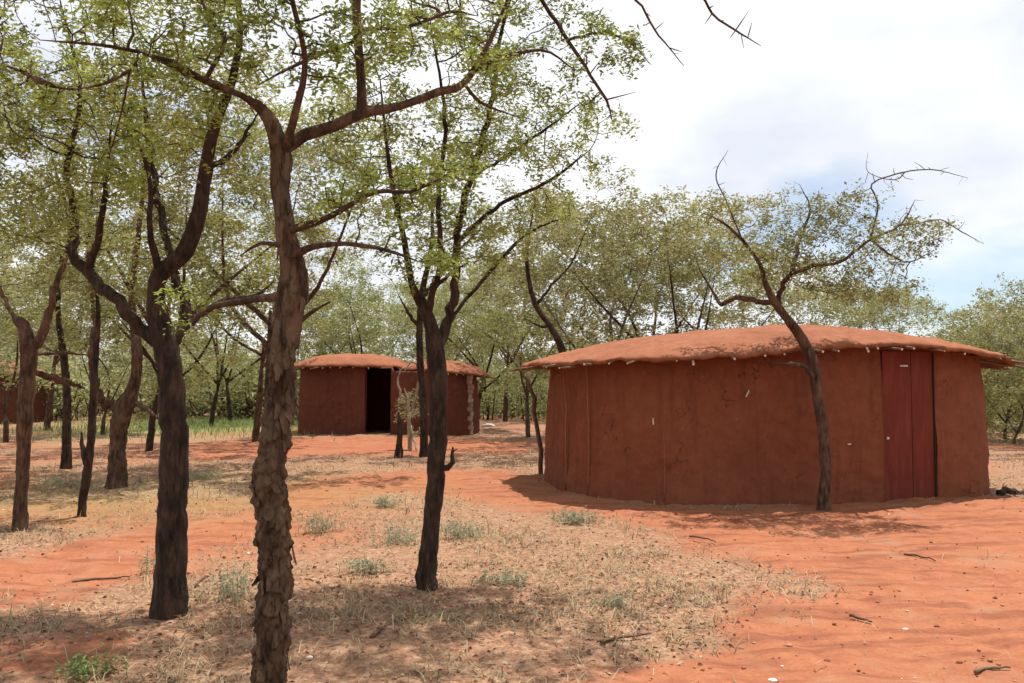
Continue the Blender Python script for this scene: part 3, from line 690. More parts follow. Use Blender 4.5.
    rs = np.random.default_rng(101)
    def E(px, py, dy, rx, ry, rz): p = at(px, py, Y+dy); return (*p, rx, ry, rz)
    att = blob([E(300, -60, 0, .9, .8, .35), E(120, 30, -.4, .5, .4, .22), E(60, 60, -.5, .35, .35, .22), E(215, 30, -.2, .35, .4, .3), E(320, 50, -.1, .35, .35, .2),
                E(430, 30, .3, .35, .4, .22), E(500, 20, .6, .35, .4, .25), E(225, -200, -.3, 1.1, .9, .5), E(450, -220, .3, 1.0, .9, .5), E(100, -120, -.2, .9, .8, .4), E(560, 20, .75, .22, .3, .16)], 2600, rs, 0.1, 9)  # high blobs above the view are added crown, put there to shade the trunk
    att = np.concatenate([att, blob([E(200, 300, .4, .14, .2, .1), E(430, 180, -.3, .2, .2, .13), E(420, 258, -.4, .14, .15, .09), E(345, 200, -.2, .16, .15, .1), E(110, 150, -.3, .12, .2, .2), E(625, 55, .85, .14, .2, .1), E(590, 85, .8, .12, .15, .1), E(385, 225, -.25, .14, .15, .08)], 330, rs, 0.06, 8)])
    n0 = len(sk.p); sk.grow(att, 0.055, 0.9, 0.075, 60, None, 0.35, 5, start=0, maxch=2)
    def trunk(sk, c):
        C = np.array([sk.p[i] for i in c[0]]); Rr = np.array([sk.r[i] for i in c[0]])
        t = np.concatenate([[0], np.cumsum(np.linalg.norm(np.diff(C, axis=0), axis=1))]); q = np.arange(0, t[-1], 0.0075)
        C = np.stack([np.interp(q, t, C[:, k]) for k in range(3)], 1); Rr = np.interp(q, t, Rr); sides = 88
        C[:, 0] += 0.006*np.sin(q*9)+0.004*np.sin(q*23+1); C[:, 1] += 0.006*np.cos(q*8)
        V, F = tube(C, Rr, sides); G = V.reshape(len(C), sides, 3); D = G-C[:, None]; D /= np.linalg.norm(D, axis=-1)[..., None]
        S = G+0.035*np.stack([fbm(G*9, 3, 1), fbm(G*9, 3, 2), fbm(G*9, 3, 3)], -1)
        f1, f2, idv, cz = voronoi(S*np.array([17, 17, 7.5]), 3); e = np.clip((f2-f1)/0.16, 0, 1)
        g1, g2, id2, cz2 = voronoi(S*np.array([38, 38, 15]), 13); e2 = np.clip((g2-g1)/0.2, 0, 1)
        low = np.clip((1.95-G[..., 2])/0.4, 0.22, 1)
        rid = np.abs(fbm(G*np.array([26, 26, 9]), 3, 9))
        brk = np.clip(.45+1.7*fbm(G*11, 3, 31), 0, 1); e = 1-(1-e)*brk; e2 = 1-(1-e2)*np.clip(.5+1.6*fbm(G*17, 2, 33), 0, 1)
        ck = np.exp(-(fbm(G*np.array([24, 24, 6]), 4, 35)/.055)**2)*np.clip(.3+2*fbm(G*8, 2, 37), 0, 1)
        disp = low*(-0.008*ck+0.013*np.clip(cz+0.15, -.3, .6)*(0.3+1.2*idv)*e+0.004*e*idv+0.011*e2*np.clip(.5+1.6*cz2, 0, 1.2)*(.3+id2)+0.022*(rid-.25)+.005*fbm(G*60, 2, 41))+0.012*fbm(G*np.array([6, 6, 3]), 3, 4)-0.017*low
        # knots and scars
        for (kx, ky, amp, wd) in ((300, 292, .04, .06), (255, 485, .03, .05), (293, 545, .028, .04), (248, 470, .025, .05), (262, 395, .02, .05), (250, 585, .02, .03), (305, 345, .025, .04), (292, 640, .015, .03), (274, 250, .02, .04)):
            k = at(kx, ky, Y-0.1)-np.asarray(root.location); disp += amp*np.exp(-np.sum((G-k)**2, -1)/(2*wd*wd*0.5))
        k = at(266, 482, Y-.12)-np.asarray(root.location); dd = np.linalg.norm((G-k)*np.array([1, 1, 1.4]), axis=-1); disp += 0.02*np.exp(-((dd-0.045)/0.016)**2)-0.012*np.exp(-(dd/0.03)**2)
        G2 = G+D*disp[..., None]
        cav = np.clip((0.12+e*.6+e2*.35)*(1-.75*ck)+(1-low)*0.2, 0, 1)
        link('trunk', make_mesh('trunk', G2.reshape(-1, 3), F, True, {'cav': cav.ravel(), 'plate': np.clip(idv*.7+id2*.3, 0, 1).ravel()}, [MAT['bark_rugged']]), root)
        # loose plates of bark
        pm = []
        for k in range(6):
            rk = np.random.default_rng(k+60); n, m = 4, 5; a = np.linspace(-0.5, 0.5, n); b = np.linspace(0, -1, m)
            A2, B2 = np.meshgrid(a, b); wv = 1-0.55*np.abs(B2)**1.5+rk.normal(0, .1, A2.shape); x_ = A2*wv; z_ = B2+rk.normal(0, .05, A2.shape); y_ = -(0.2*np.abs(B2)**1.6)+0.5*A2**2+rk.normal(0, .03, A2.shape)
            Vf = np.stack([x_, y_, z_], -1).reshape(-1, 3); Vb = Vf+np.array([0, 0.10, 0.02]); I = np.arange(n*m).reshape(m, n)
            Q = np.stack([I[:-1, :-1], I[1:, :-1], I[1:, 1:], I[:-1, 1:]], -1).reshape(-1, 4); rim = np.concatenate([I[0], I[1:, -1], I[-1, :-1][::-1], I[1:-1, 0][::-1]]); r2 = np.roll(rim, -1)
            Fp = np.concatenate([Q, (Q+n*m)[:, ::-1], np.stack([rim, r2, r2+n*m, rim+n*m], -1)])
            pm.append(make_mesh('bark_plate', np.concatenate([Vf, Vb])*np.array([.045, .045, .075]), Fp, False, {'cav': np.ones(2*n*m), 'plate': np.full(2*n*m, .3+.1*k)}, [MAT['bark_rugged']]))
        rk = np.random.default_rng(9); L = np.where((G2[:, 0, 2] > 0.25) & (G2[:, 0, 2] < 2.2))[0]
        for k in range(110):
            i = int(rk.choice(L)); j = int(rk.integers(sides)); p_, d_ = G2[i, j], D[i, j]
            if d_[1] > 0.55: continue
            if G2[i, 0, 2] > 1.75 and rk.random() < 0.5: continue
            o = link('bark_plate', pm[k % 6], root, p_+d_*0.003); s_ = rk.uniform(0.3, 0.95); o.scale = (s_*rk.uniform(.6, 1.2), s_*rk.uniform(.5, 1.1), s_*rk.uniform(.8, 1.6))
            o.rotation_euler = (rk.normal(0.0, .1), rk.normal(0, .35), math.atan2(d_[1], d_[0])+math.pi/2)
    finish_tree(root, sk, 'bark_brown', 'leaf_near', 27, 0.031, 0.024, 201, root.location[:], 0.12, 3, trunk, 0.4, keep=0.9)
tree_near()

def traced_tree(label, limbs, bark, leafm, blobs, n_att, seed, step=0.08, dk=0.11, n_per=8, size=0.04, spread=0.03, clump=0.10, per=13, zmin=None, keep=0.9, maxd=3, rough=0.2, base=None, jit=0.35, aspect=0.45, name='acacia_tree', di=1.2, cat='tree', group='acacia trees', spur=.06):
    x0, y0 = limbs[0][0][0][0], limbs[0][0][0][1]
    root = empty(name, (x0, y0, hz(x0, y0)), label, cat, group)
    sk = Skel(); f = list(limbs[0]); p, r_ = f[0]; f[0] = (np.array([p[0], p[1], hz(x0, y0)-0.12]), r_*1.3)
    f.insert(1, (np.array([p[0], p[1], hz(x0, y0)+0.03]), r_*1.12)); f.insert(2, (np.array([p[0], p[1], hz(x0, y0)+0.16]), r_*1.03))
    sk.trace(f, 0.05, True, 0.045, seed)
    for l in limbs[1:]: sk.trace(l, 0.06, wig=0.28, seed=seed, spur=spur)
    rs = np.random.default_rng(seed)
    if n_att:
        att = blob(blobs, n_att, rs, clump, per); sk.grow(att, step, di, dk, 70, zmin, jit, seed, maxch=2)
    finish_tree(root, sk, bark, leafm, n_per, size, spread, seed, root.location[:], rough, maxd, None, aspect, keep=keep)
    return root
def E(px, py, Y, rx, ry, rz): return (*at(px, py, Y), rx, ry, rz)

# ---- dark forked tree, left
Y = 6.3
traced_tree('dark forked trunk left of the rugged tree, thickest at the path edge', [
    [W(170, 606, Y, 37), W(172, 540, Y, 34), W(174, 470, Y, 31), W(172, 400, Y, 30), W(166, 350, Y, 29), W(156, 300, Y, 18), W(160, 275, Y, 19), W(185, 250, Y, 19), W(198, 215, Y, 16), W(206, 170, Y, 15), W(214, 130, Y-.1, 12), W(232, 80, Y-.2, 9), W(240, 20, Y-.3, 7), W(225, -60, Y-.3, 5)],
    [W(160, 345, Y, 18), W(140, 328, Y, 16), W(118, 302, Y, 14), W(92, 275, Y+.1, 13), W(72, 256, Y+.1, 12), W(76, 225, Y+.2, 9), W(68, 170, Y+.2, 7), W(80, 90, Y+.3, 5), W(60, 0, Y+.3, 4)],
    [W(92, 275, Y+.1, 9), W(98, 240, Y, 8), W(104, 200, Y-.1, 6), W(112, 120, Y-.2, 4)],
    [W(182, 350, Y, 14), W(186, 320, Y+.1, 11), W(182, 290, Y+.2, 11), W(174, 275, Y+.3, 10), W(160, 210, Y+.5, 8), W(150, 150, Y+.6, 7), W(140, 60, Y+.7, 5)],
    [W(190, 330, Y+.1, 9), W(205, 312, Y+.2, 8), W(225, 300, Y+.3, 6), W(255, 296, Y+.5, 5), W(275, 280, Y+.6, 3)],
    [W(206, 170, Y, 8), W(235, 150, Y+.2, 6), W(260, 110, Y+.3, 4)], [W(160, 275, Y, 9), W(150, 230, Y-.2, 7), W(150, 180, Y-.3, 5), W(130, 120, Y-.4, 4)]],
    'bark_dark', 'leaf_near', [E(100, 110, Y, 1.0, .8, .6), E(190, 90, Y, .7, .7, .6), E(60, 190, Y, .6, .6, .35), E(150, 0, Y, 1.2, 1.0, .6), E(230, 190, Y+.3, .35, .4, .25), E(130, 230, Y+.1, .5, .4, .15), E(250, 270, Y+.4, .3, .35, .2), E(40, 260, Y+.1, .4, .4, .2), E(10, 60, Y, .6, .6, .4), E(120, -170, Y-.1, 1.5, 1.3, .5), E(230, -190, Y-.3, 1.5, 1.3, .45)], 3500, 31, 0.075, 0.10, 24, 0.042, 0.036, zmin=1.9, aspect=.38)  # last two blobs sit unseen overhead, added to deepen shade on the ground
# ---- slim dark tree, centre
Y = 7.0
t3 = traced_tree('slim dark tree leaning slightly right with a stub, in the middle foreground', [
    [W(427, 584, Y, 23), W(431, 530, Y, 21), W(436, 470, Y, 20), W(439, 420, Y, 20), W(438, 380, Y, 21), W(434, 345, Y, 20), W(428, 315, Y, 15), W(418, 296, Y, 12), W(412, 285, Y-.1, 8), W(404, 240, Y-.2, 7), W(390, 170, Y-.2, 5), W(380, 80, Y-.3, 4)],
    [W(437, 352, Y, 14), W(448, 322, Y+.1, 11), W(455, 285, Y+.1, 10), W(457, 240, Y+.2, 9), W(470, 180, Y+.2, 8), W(490, 110, Y+.3, 6), W(500, 40, Y+.4, 5), W(520, -40, Y+.4, 4)],
    [W(430, 318, Y, 10), W(434, 290, Y-.1, 8), W(440, 260, Y-.2, 7), W(438, 200, Y-.2, 6), W(445, 120, Y-.2, 5), W(430, 20, Y-.3, 4)],
    [W(457, 240, Y+.2, 6), W(500, 205, Y+.2, 5), W(550, 180, Y+.1, 4), W(590, 150, Y, 3)], [W(470, 180, Y+.2, 5), W(530, 140, Y+.5, 4), W(585, 100, Y+.6, 3)],
    [W(434, 290, Y-.1, 5), W(452, 272, Y-.2, 4), W(470, 262, Y-.3, 3)], [W(448, 322, Y+.1, 5), W(520, 240, Y+.4, 4), W(570, 215, Y+.5, 3)],
    [W(440, 472, Y, 8), W(447, 468, Y-.04, 7), W(452, 462, Y-.06, 7), W(453, 447, Y-.06, 6)]],
    'bark_dark', 'leaf_near', [E(430, 110, Y, .75, .8, .6), E(520, 120, Y+.2, .75, .8, .5), E(560, 190, Y+.1, .45, .6, .28), E(450, 225, Y, .55, .6, .25), E(445, 272, Y-.2, .28, .3, .12), E(520, 250, Y+.3, .4, .4, .16), E(370, 140, Y-.2, .4, .5, .4), E(480, 10, Y, 1.1, 1.0, .55), E(590, 110, Y+.4, .3, .4, .25), E(490, -160, Y, 1.4, 1.3, .5), E(610, -190, Y+.3, 1.3, 1.3, .45)], 3500, 37, 0.075, 0.10, 24, 0.042, 0.036, zmin=2.0, aspect=.38)  # unseen top blobs over this crown are added to darken the ground below
# ---- tree in front of the large hut
Y = 11.35
t4 = traced_tree('crooked slender tree with open flat crown in front of the large hut', [
    [W(824, 509, Y, 14), W(826, 470, Y, 11.5), W(823, 430, Y, 11.5), W(817, 395, Y, 11.5), W(813, 365, Y, 12), W(804, 342, Y, 11.5), W(788, 320, Y, 10.5), W(776, 304, Y, 10), W(766, 285, Y, 6), W(760, 265, Y, 5), W(742, 240, Y, 3.5), W(722, 222, Y, 2.5), W(700, 212, Y, 1.5)],
    [W(778, 306, Y, 7), W(782, 288, Y, 6), W(792, 274, Y-.2, 5.5), W(815, 266, Y-.3, 4.5), W(840, 262, Y-.4, 4), W(870, 240, Y-.4, 3), W(900, 225, Y-.4, 2.5), W(915, 200, Y-.3, 1.5)],
    [W(776, 304, Y, 7), W(752, 300, Y+.2, 6), W(736, 297, Y+.3, 6), W(722, 304, Y+.4, 5), W(718, 300, Y+.5, 4), W(700, 270, Y+.6, 4)],
    [W(792, 274, Y-.2, 6), W(800, 240, Y, 4), W(810, 210, Y+.1, 2.5), W(800, 185, Y+.2, 1.5)],
    [W(818, 392, Y, 7), W(812, 376, Y-.05, 6), W(806, 367, Y-.1, 5), W(792, 364, Y-.15, 5), W(778, 364, Y-.2, 4)],
    [W(870, 240, Y-.4, 3), W(878, 205, Y-.4, 2.2), W(872, 184, Y-.4, 1.8), W(905, 172, Y-.4, 1.5), W(935, 170, Y-.4, 1.4), W(968, 178, Y-.4, 1)],
    [W(900, 225, Y-.4, 3), W(915, 224, Y-.4, 2), W(940, 220, Y-.4, 1.6), W(962, 232, Y-.4, 1.4), W(984, 244, Y-.4, 1)],
    [W(870, 240, Y-.4, 3), W(905, 262, Y-.4, 2), W(935, 250, Y-.4, 1.4)], [W(745, 235, Y, 2.5), W(728, 205, Y, 1.8), W(716, 175, Y, 1.4), W(728, 150, Y, 1)], [W(905, 172, Y-.4, 1.4), W(895, 180, Y-.5, 1.3), W(868, 172, Y-.5, 1), W(868, 152, Y-.5, .8)]],
    'bark_brown', 'leaf_mid', [E(830, 250, Y-.2, 1.15, 1.0, .26), E(870, 285, Y-.3, .75, .9, .22), E(790, 215, Y, .6, .8, .16), E(770, 262, Y, .7, .7, .2), E(905, 240, Y-.4, .45, .5, .25), E(845, 205, Y-.2, .6, .7, .14), E(735, 215, Y, .6, .7, .15), E(705, 225, Y+.2, .45, .5, .12)], 2000, 41, 0.085, 0.115, 18, 0.05, 0.045, zmin=2.55, keep=.95, spur=.13)
# ---- tree at the far left, broken fork
Y = 10.0
traced_tree('left-edge tree with a broken forked top, nearest the frame edge', [
    [W(20, 527, Y, 15), W(22, 480, Y, 14), W(25, 420, Y, 16), W(28, 380, Y, 18), W(29, 350, Y, 18), W(24, 325, Y, 13), W(16, 318, Y, 11)],
    [W(32, 352, Y, 12), W(42, 334, Y, 11), W(50, 312, Y, 9), W(55, 288, Y, 7), W(70, 230, Y+.2, 5), W(50, 150, Y+.4, 4)], [W(30, 340, Y, 6), W(10, 310, Y+.2, 5), W(-20, 240, Y+.4, 4), W(-30, 150, Y+.5, 4)],
    [W(34, 372, Y, 7), W(60, 380, Y+.5, 8), W(84, 388, Y+1, 7)], [W(32, 352, Y, 4), W(60, 353, Y+.4, 4), W(88, 355, Y+.8, 4)]],
    'bark_brown', 'leaf_mid', [E(20, 170, Y+.3, 1.1, 1, .8), E(80, 250, Y+.4, .6, .8, .4), E(-40, 260, Y+.5, .7, .8, .5)], 1000, 43, .1, .14, 15, .065, .06, zmin=2.3)
Y = 13.5
traced_tree('stout trunk with a wide low fork behind the dark forked tree', [
    [W(117, 489, Y, 22), W(118, 450, Y, 18), W(120, 420, Y, 22), W(126, 405, Y, 19), W(134, 385, Y, 14), W(137, 350, Y, 11), W(132, 300, Y+.2, 8), W(140, 220, Y+.3, 6), W(150, 120, Y+.4, 5)],
    [W(118, 412, Y, 12), W(106, 402, Y, 10), W(98, 392, Y-.1, 9), W(92, 360, Y-.2, 8), W(95, 320, Y-.2, 7), W(88, 250, Y-.3, 5), W(95, 160, Y-.3, 4)],
    [W(130, 398, Y, 6), W(150, 412, Y, 5), W(160, 420, Y-.1, 4)]],
    'bark_brown', 'leaf_mid', [E(130, 230, Y, 1.6, 1.3, .8), E(80, 280, Y, .9, 1, .5), E(170, 280, Y, .7, .9, .5), E(120, 120, Y+.3, 1.8, 1.3, .7)], 1300, 47, .11, .16, 15, .075, .07, zmin=2.2)
Y = 11.0
traced_tree('thin twin-stemmed sapling between the left-edge tree and the stout fork', [
    [W(82, 515, Y, 9), W(86, 480, Y, 11), W(91, 440, Y, 9), W(93, 400, Y, 8), W(96, 350, Y, 7), W(98, 310, Y, 5), W(92, 240, Y, 4)],
    [W(87, 470, Y, 7), W(83, 450, Y, 6), W(82, 432, Y, 5)]], 'bark_dark', 'leaf_mid', [E(95, 290, Y, .45, .5, .5), E(80, 220, Y, .6, .6, .4)], 300, 53, .1, .13, 14, .06, .045, zmin=2.3)
Y = 16.3
traced_tree('straight black thin trunk standing alone behind the left-edge tree', [[W(66, 472, Y, 11), W(67, 430, Y, 10), W(67, 395, Y, 9), W(64, 360, Y, 8), W(58, 300, Y, 6), W(66, 220, Y, 4)]],
    'bark_dark', 'leaf_pale', [E(62, 290, Y, 1.0, 1.0, .6), E(40, 330, Y, .6, .7, .3)], 450, 59, .13, .18, 14, .08, .07, zmin=2.4)
Y = 19.7
traced_tree('dark upright trunk just in front of the distant hut, left of the slim tree', [[W(424, 457, Y, 10), W(424, 430, Y, 9), W(423, 395, Y, 9), W(420, 355, Y, 8), W(421, 300, Y, 7), W(432, 240, Y, 5), W(430, 170, Y, 4)],
    [W(421, 330, Y, 5), W(408, 312, Y, 4), W(400, 298, Y, 3)], [W(421, 300, Y, 5), W(450, 260, Y+.5, 4), W(480, 230, Y+.8, 3)]],
    'bark_dark', 'leaf_mid', [E(420, 230, Y, 1.8, 1.5, 1.0), E(470, 240, Y, 1.2, 1.3, .8), E(360, 235, Y, 1.0, 1.2, .6)], 1000, 61, .15, .2, 14, .09, .08, zmin=3.0)
Y = 19.0
st = traced_tree('short dead stump standing left of the dark upright trunk', [[W(399, 462, Y, 9), W(399, 445, Y, 7), W(400, 425, Y, 6), W(398, 412, Y, 4)]], 'bark_dark', 'leaf_mid', [], 0, 67, name='tree_stump', cat='stump', group=None)
traced_tree('dry pale curling bush in front of the distant hut wall', [[W(410, 440, 21, 5), W(409, 420, 21, 4), W(408, 400, 21, 3), W(404, 388, 21, 2)],
    [W(409, 420, 21, 4), W(416, 395, 21, 3), W(420, 372, 21, 3), W(412, 362, 21, 2.5), W(404, 372, 21, 2)], [W(408, 410, 21, 3), W(398, 384, 21, 2.5), W(402, 366, 21, 2)], [W(409, 425, 21, 3), W(414, 440, 20.8, 3), W(418, 456, 20.6, 2)]],
    'twig_pale', 'leaf_pale', [E(409, 412, 21, .28, .3, .55)], 180, 71, .07, .09, 6, .06, .03, name='dry_bush', cat='bush', group=None, zmin=.2)

Y = 19.0
traced_tree('dark curving bare trunk rising behind the left corner of the large roof', [[W(572, 462, Y, 9), W(570, 400, Y, 8), W(563, 352, Y, 8), W(550, 326, Y, 7), W(536, 306, Y, 6), W(529, 280, Y, 5), W(527, 250, Y, 4), W(535, 200, Y, 3)],
    [W(550, 326, Y, 4), W(540, 326, Y+.2, 3), W(524, 318, Y+.3, 2)], [W(536, 306, Y, 4), W(552, 285, Y+.2, 3), W(572, 262, Y+.4, 2.5), W(590, 220, Y+.5, 2)]],
    'bark_dark', 'leaf_mid', [E(530, 215, Y, 1.5, 1.4, .9), E(590, 215, Y+.3, 1.2, 1.2, .8), E(500, 270, Y, .8, 1, .5)], 800, 73, .15, .2, 14, .085, .08, zmin=3.0)

# ------------------------------------------------------------------ trees of the background, several kinds, each planted on its own spot
def proto(kind, seed, leafm, bark, H, n_att, n_per=14, size=0.10, spread=0.075, flatness=0.35, wide=0.55, stems=1, low=0.3, keep=.9):
    rs = np.random.default_rng(seed); root = bpy.data.objects.new(kind, None)
    sk = Skel(); fk = H*rs.uniform(low*0.7, low)
    tips = []; r0 = 0.0115*H
    lean = rs.normal(0, .06, 2)
    sk.trace([((0, 0, -.15), r0*1.25), ((lean[0]*fk*.5, lean[1]*fk*.5, fk*.5), r0), ((lean[0]*fk+rs.normal(0, .1), lean[1]*fk, fk), r0*.9)], .12, True, .06, seed)
    base = sk.p[-1].copy(); nb = rs.integers(3, 6); a0 = rs.uniform(0, 6.28); ell = []
    for k in range(nb):
        a = a0+k*6.283/nb+rs.normal(0, .4); ln = H*rs.uniform(.32, .6); el = rs.uniform(.55, 1.25)
        d = np.array([math.cos(a)*math.cos(el), math.sin(a)*math.cos(el), math.sin(el)])
        st = base-np.array([0, 0, rs.uniform(0, .35)*fk]); m1 = st+d*ln*.45+rs.normal(0, .09, 3)*H*.3; m2 = st+d*ln+np.array([0, 0, .05*H])+rs.normal(0, .06, 3)*H*.3
        sk.trace([(st, r0*.6), (m1, r0*.45), (m2, r0*.22)], .12, wig=.12, seed=seed+k)
        ell.append((*(m2+np.array([0, 0, H*.06])), H*wide*rs.uniform(.3, .5), H*wide*rs.uniform(.3, .5), H*flatness*rs.uniform(.3, .6)))
        if rs.random() < .6: ell.append((*(m1+rs.normal(0, .12, 3)*H*.5), H*wide*.28, H*wide*.28, H*flatness*.3))
    ell.append((base[0], base[1], H*.82, H*wide*.5, H*wide*.5, H*flatness*.4))
    att = blob(ell, n_att, rs, .2, 16); sk.grow(att, .15, 2.5, .21, 70, fk*.9, .35, seed, maxch=2)
    COL.objects.link(root)
    finish_tree(root, sk, bark, leafm, n_per, size, spread, seed, (0, 0, 0), .1, 4, aspect=.45, lean=True, keep=keep, side=9, thick=.02, maxb=9)
    return root
PR = [proto('acacia_tree', 301, 'leaf_mid', 'bark_dark', 6.5, 1700, low=.36),
      proto('acacia_tree', 307, 'leaf_olive', 'bark_grey', 6.0, 1500, flatness=.28, wide=.65, low=.36),
      proto('acacia_tree', 311, 'leaf_pale', 'bark_brown', 5.0, 1600, low=.22, wide=.6, flatness=.45),
      proto('acacia_tree', 317, 'leaf_mid', 'bark_brown', 7.5, 1800, low=.4, wide=.5, flatness=.4),
      proto('acacia_tree', 323, 'leaf_olive', 'bark_dark', 7.0, 1400, low=.34, wide=.6, flatness=.3, keep=.7),
      proto('thorn_bush', 331, 'leaf_olive', 'bark_grey', 3.2, 1200, low=.1, wide=.8, flatness=.5, size=.09, keep=.8)]
BG = [  # picture x of the trunk, distance, kind, scale, label
 (-70, 17, 0, 1.0, 'leafy tree whose crown leans in from the left edge'),
 (8, 24, 2, 1.1, 'pale green tree behind the left-edge trunk'),
 (48, 30, 3, 1.0, 'brown-trunked tree beside the dark hut at the left edge'),
 (104, 27, 2, 1.0, 'pale green low tree behind the stout forked trunk'),
 (150, 21, 0, .95, 'leafy tree hidden behind the dark forked trunk'),
 (211, 33, 4, .95, 'thin dark trunk left of two above the bright green grass'),
 (232, 36, 4, 1.0, 'thin dark trunk right of two above the bright green grass'),
 (256, 24, 3, .9, 'tall tree rising behind the rugged trunk'),
 (273, 16.5, 3, 1.0, 'leafy tree close behind the rugged trunk, hiding its own stem'),
 (175, 15.5, 3, .85, 'leafy tree close behind the dark forked trunk, its crown between the limbs'),
 (1012, 23, 5, 1.0, 'grey thorn bush right of the hut, nearest of the bushes there'),
 (1064, 24, 5, 1.15, 'thorn bush half cut by the right edge'),
 (972, 28, 5, 1.0, 'thorn bush directly behind the right roof corner'),
 (318, 40, 2, 1.2, 'pale green tree rising over the distant hut roof'),
 (352, 36, 0, 1.05, 'dense tree directly behind the distant hut doorway'),
 (392, 44, 2, 1.35, 'pale far tree behind the notch of the distant roof'),
 (446, 34, 1, 1.0, 'grey-trunked tree behind the right end of the distant hut'),
 (476, 31, 0, .95, 'dark trunk standing right of the distant hut'),
 (505, 38, 3, 1.0, 'tall tree between the two huts, left of the roof corner'),
 (528, 27, 1, .9, 'olive tree between the two huts, close to the large roof'),
 (585, 27, 2, 1.25, 'dense leafy tree further back behind the left corner of the large roof'),
 (611, 21.5, 1, 1.1, 'leafy tree with dark trunk behind the left part of the large roof'),
 (648, 27, 1, 1.3, 'olive tree with grey trunk behind the large roof crest'),
 (674, 22, 4, .98, 'straight dark trunk behind the large roof, left of the crooked tree'),
 (725, 25, 1, 1.0, 'spreading olive tree behind the highest part of the large roof'),
 (790, 30, 2, 1.2, 'pale far tree behind the crooked slender tree'),
 (850, 27, 1, .85, 'low olive tree behind the red door end of the hut'),
 (905, 31, 4, .8, 'open thin-crowned tree behind the right end of the large roof'),
 (958, 26, 5, 1.15, 'tall thorn bush behind the right roof tip'),
 (1003, 24, 2, .7, 'bright green bushy tree right of the large hut'),
 (1045, 21, 1, .7, 'olive tree leaning in at the right edge'),
 (985, 33, 5, 1.35, 'grey thorn bush right of the large hut, far back'),
 (1030, 30, 5, 1.25, 'grey thorn bush at the right edge, far back'),
 (200, 43, 5, 1.2, 'thorn bush at the back of the bright green grass'),
 (500, 42, 5, 1.25, 'thorn bush in the gap between the huts'),
 (555, 36, 5, 1.1, 'thorn bush just left of the large hut, far back'),
 (20, 42, 5, 1.3, 'thorn bush behind the dark hut at the left edge'),
]
used = set()
for k, (px, Yd, kd_, sc, lab) in enumerate(BG):
    r_ = PR[kd_] if kd_ not in used else copy_tree(PR[kd_]); used.add(kd_)
    X_ = (px-512)/FPX*Yd; r_.location = (X_, Yd, hz(X_, Yd)); r_.rotation_euler = (0, 0, k*2.399); r_.scale = (sc, sc, sc)
    tag(r_, lab, 'bush' if kd_ == 5 else 'tree', 'background thorn bushes' if kd_ == 5 else 'background trees')

# ---- the wood far behind, one mass
def far_wood():
    rs = np.random.default_rng(77); Vs, Fs, Ts, Vb, Fb, o, ob = [], [], [], [], [], 0, 0
    src = []
    for r_ in PR[:5]:
        cr_ = [c for c in r_.children if c.name.startswith('crown')][0].data; tr_ = [c for c in r_.children if c.name.startswith('trunk')][0].data
        V = np.zeros(len(cr_.vertices)*3, np.float32); cr_.vertices.foreach_get('co', V); V = V.reshape(-1, 4, 3)
        t = np.zeros(len(cr_.vertices), np.float32); cr_.attributes['tint'].data.foreach_get('value', t)
        Vt = np.zeros(len(tr_.vertices)*3, np.float32); tr_.vertices.foreach_get('co', Vt); Lt = np.zeros(len(tr_.loops), np.int32); tr_.loops.foreach_get('vertex_index', Lt)
        src.append((V, t.reshape(-1, 4), Vt.reshape(-1, 3), Lt.reshape(-1, 4)))
    for k in range(110):
        low = k > 80; Yd = rs.uniform(44, 70) if low else rs.uniform(46, 85); X_ = rs.uniform(-0.72, 0.72)*Yd; V, t, Vt, Ft = src[k % 5]
        q = rs.random(len(V)) < (0.08 if low else 0.15); v = V[q]; c = v.mean(1, keepdims=True); v = c+(v-c)*2.6
        sc = rs.uniform(.7, 1.1)*(0.5 if low else 1)*(1.0 if X_/Yd < .12 else .72); a = rs.uniform(0, 6.28); M = np.array([[math.cos(a), -math.sin(a), 0], [math.sin(a), math.cos(a), 0], [0, 0, 1]])*sc
        if low: v = (v-np.array([0, 0, V[..., 2].min()+.3]))*np.array([1.2, 1.2, .8])
        v = v@M.T+np.array([X_, Yd, 0]); n = len(v); Vs.append(v.reshape(-1, 3)); Fs.append(np.arange(4*n).reshape(n, 4)+o); o += 4*n; Ts.append(t[q].ravel())
        w = Vt@M.T+np.array([X_, Yd, 0]); Vb.append(w); Fb.append(Ft+ob); ob += len(w)
    V = np.concatenate(Vs+Vb); nl = o; F = np.concatenate(Fs+[f+nl for f in Fb]); t = np.concatenate(Ts+[np.zeros(ob)])
    me = make_mesh('far_wood', V, F, False, {'tint': t}, [MAT['leaf_pale'], MAT['bark_grey']])
    mi = np.zeros(len(F), np.int32); mi[nl//4:] = 1; me.polygons.foreach_set('material_index', mi)
    w = link('far_wood', me, kind='stuff'); tag(w, 'hazy mass of woodland far behind the huts', 'woodland')
far_wood()
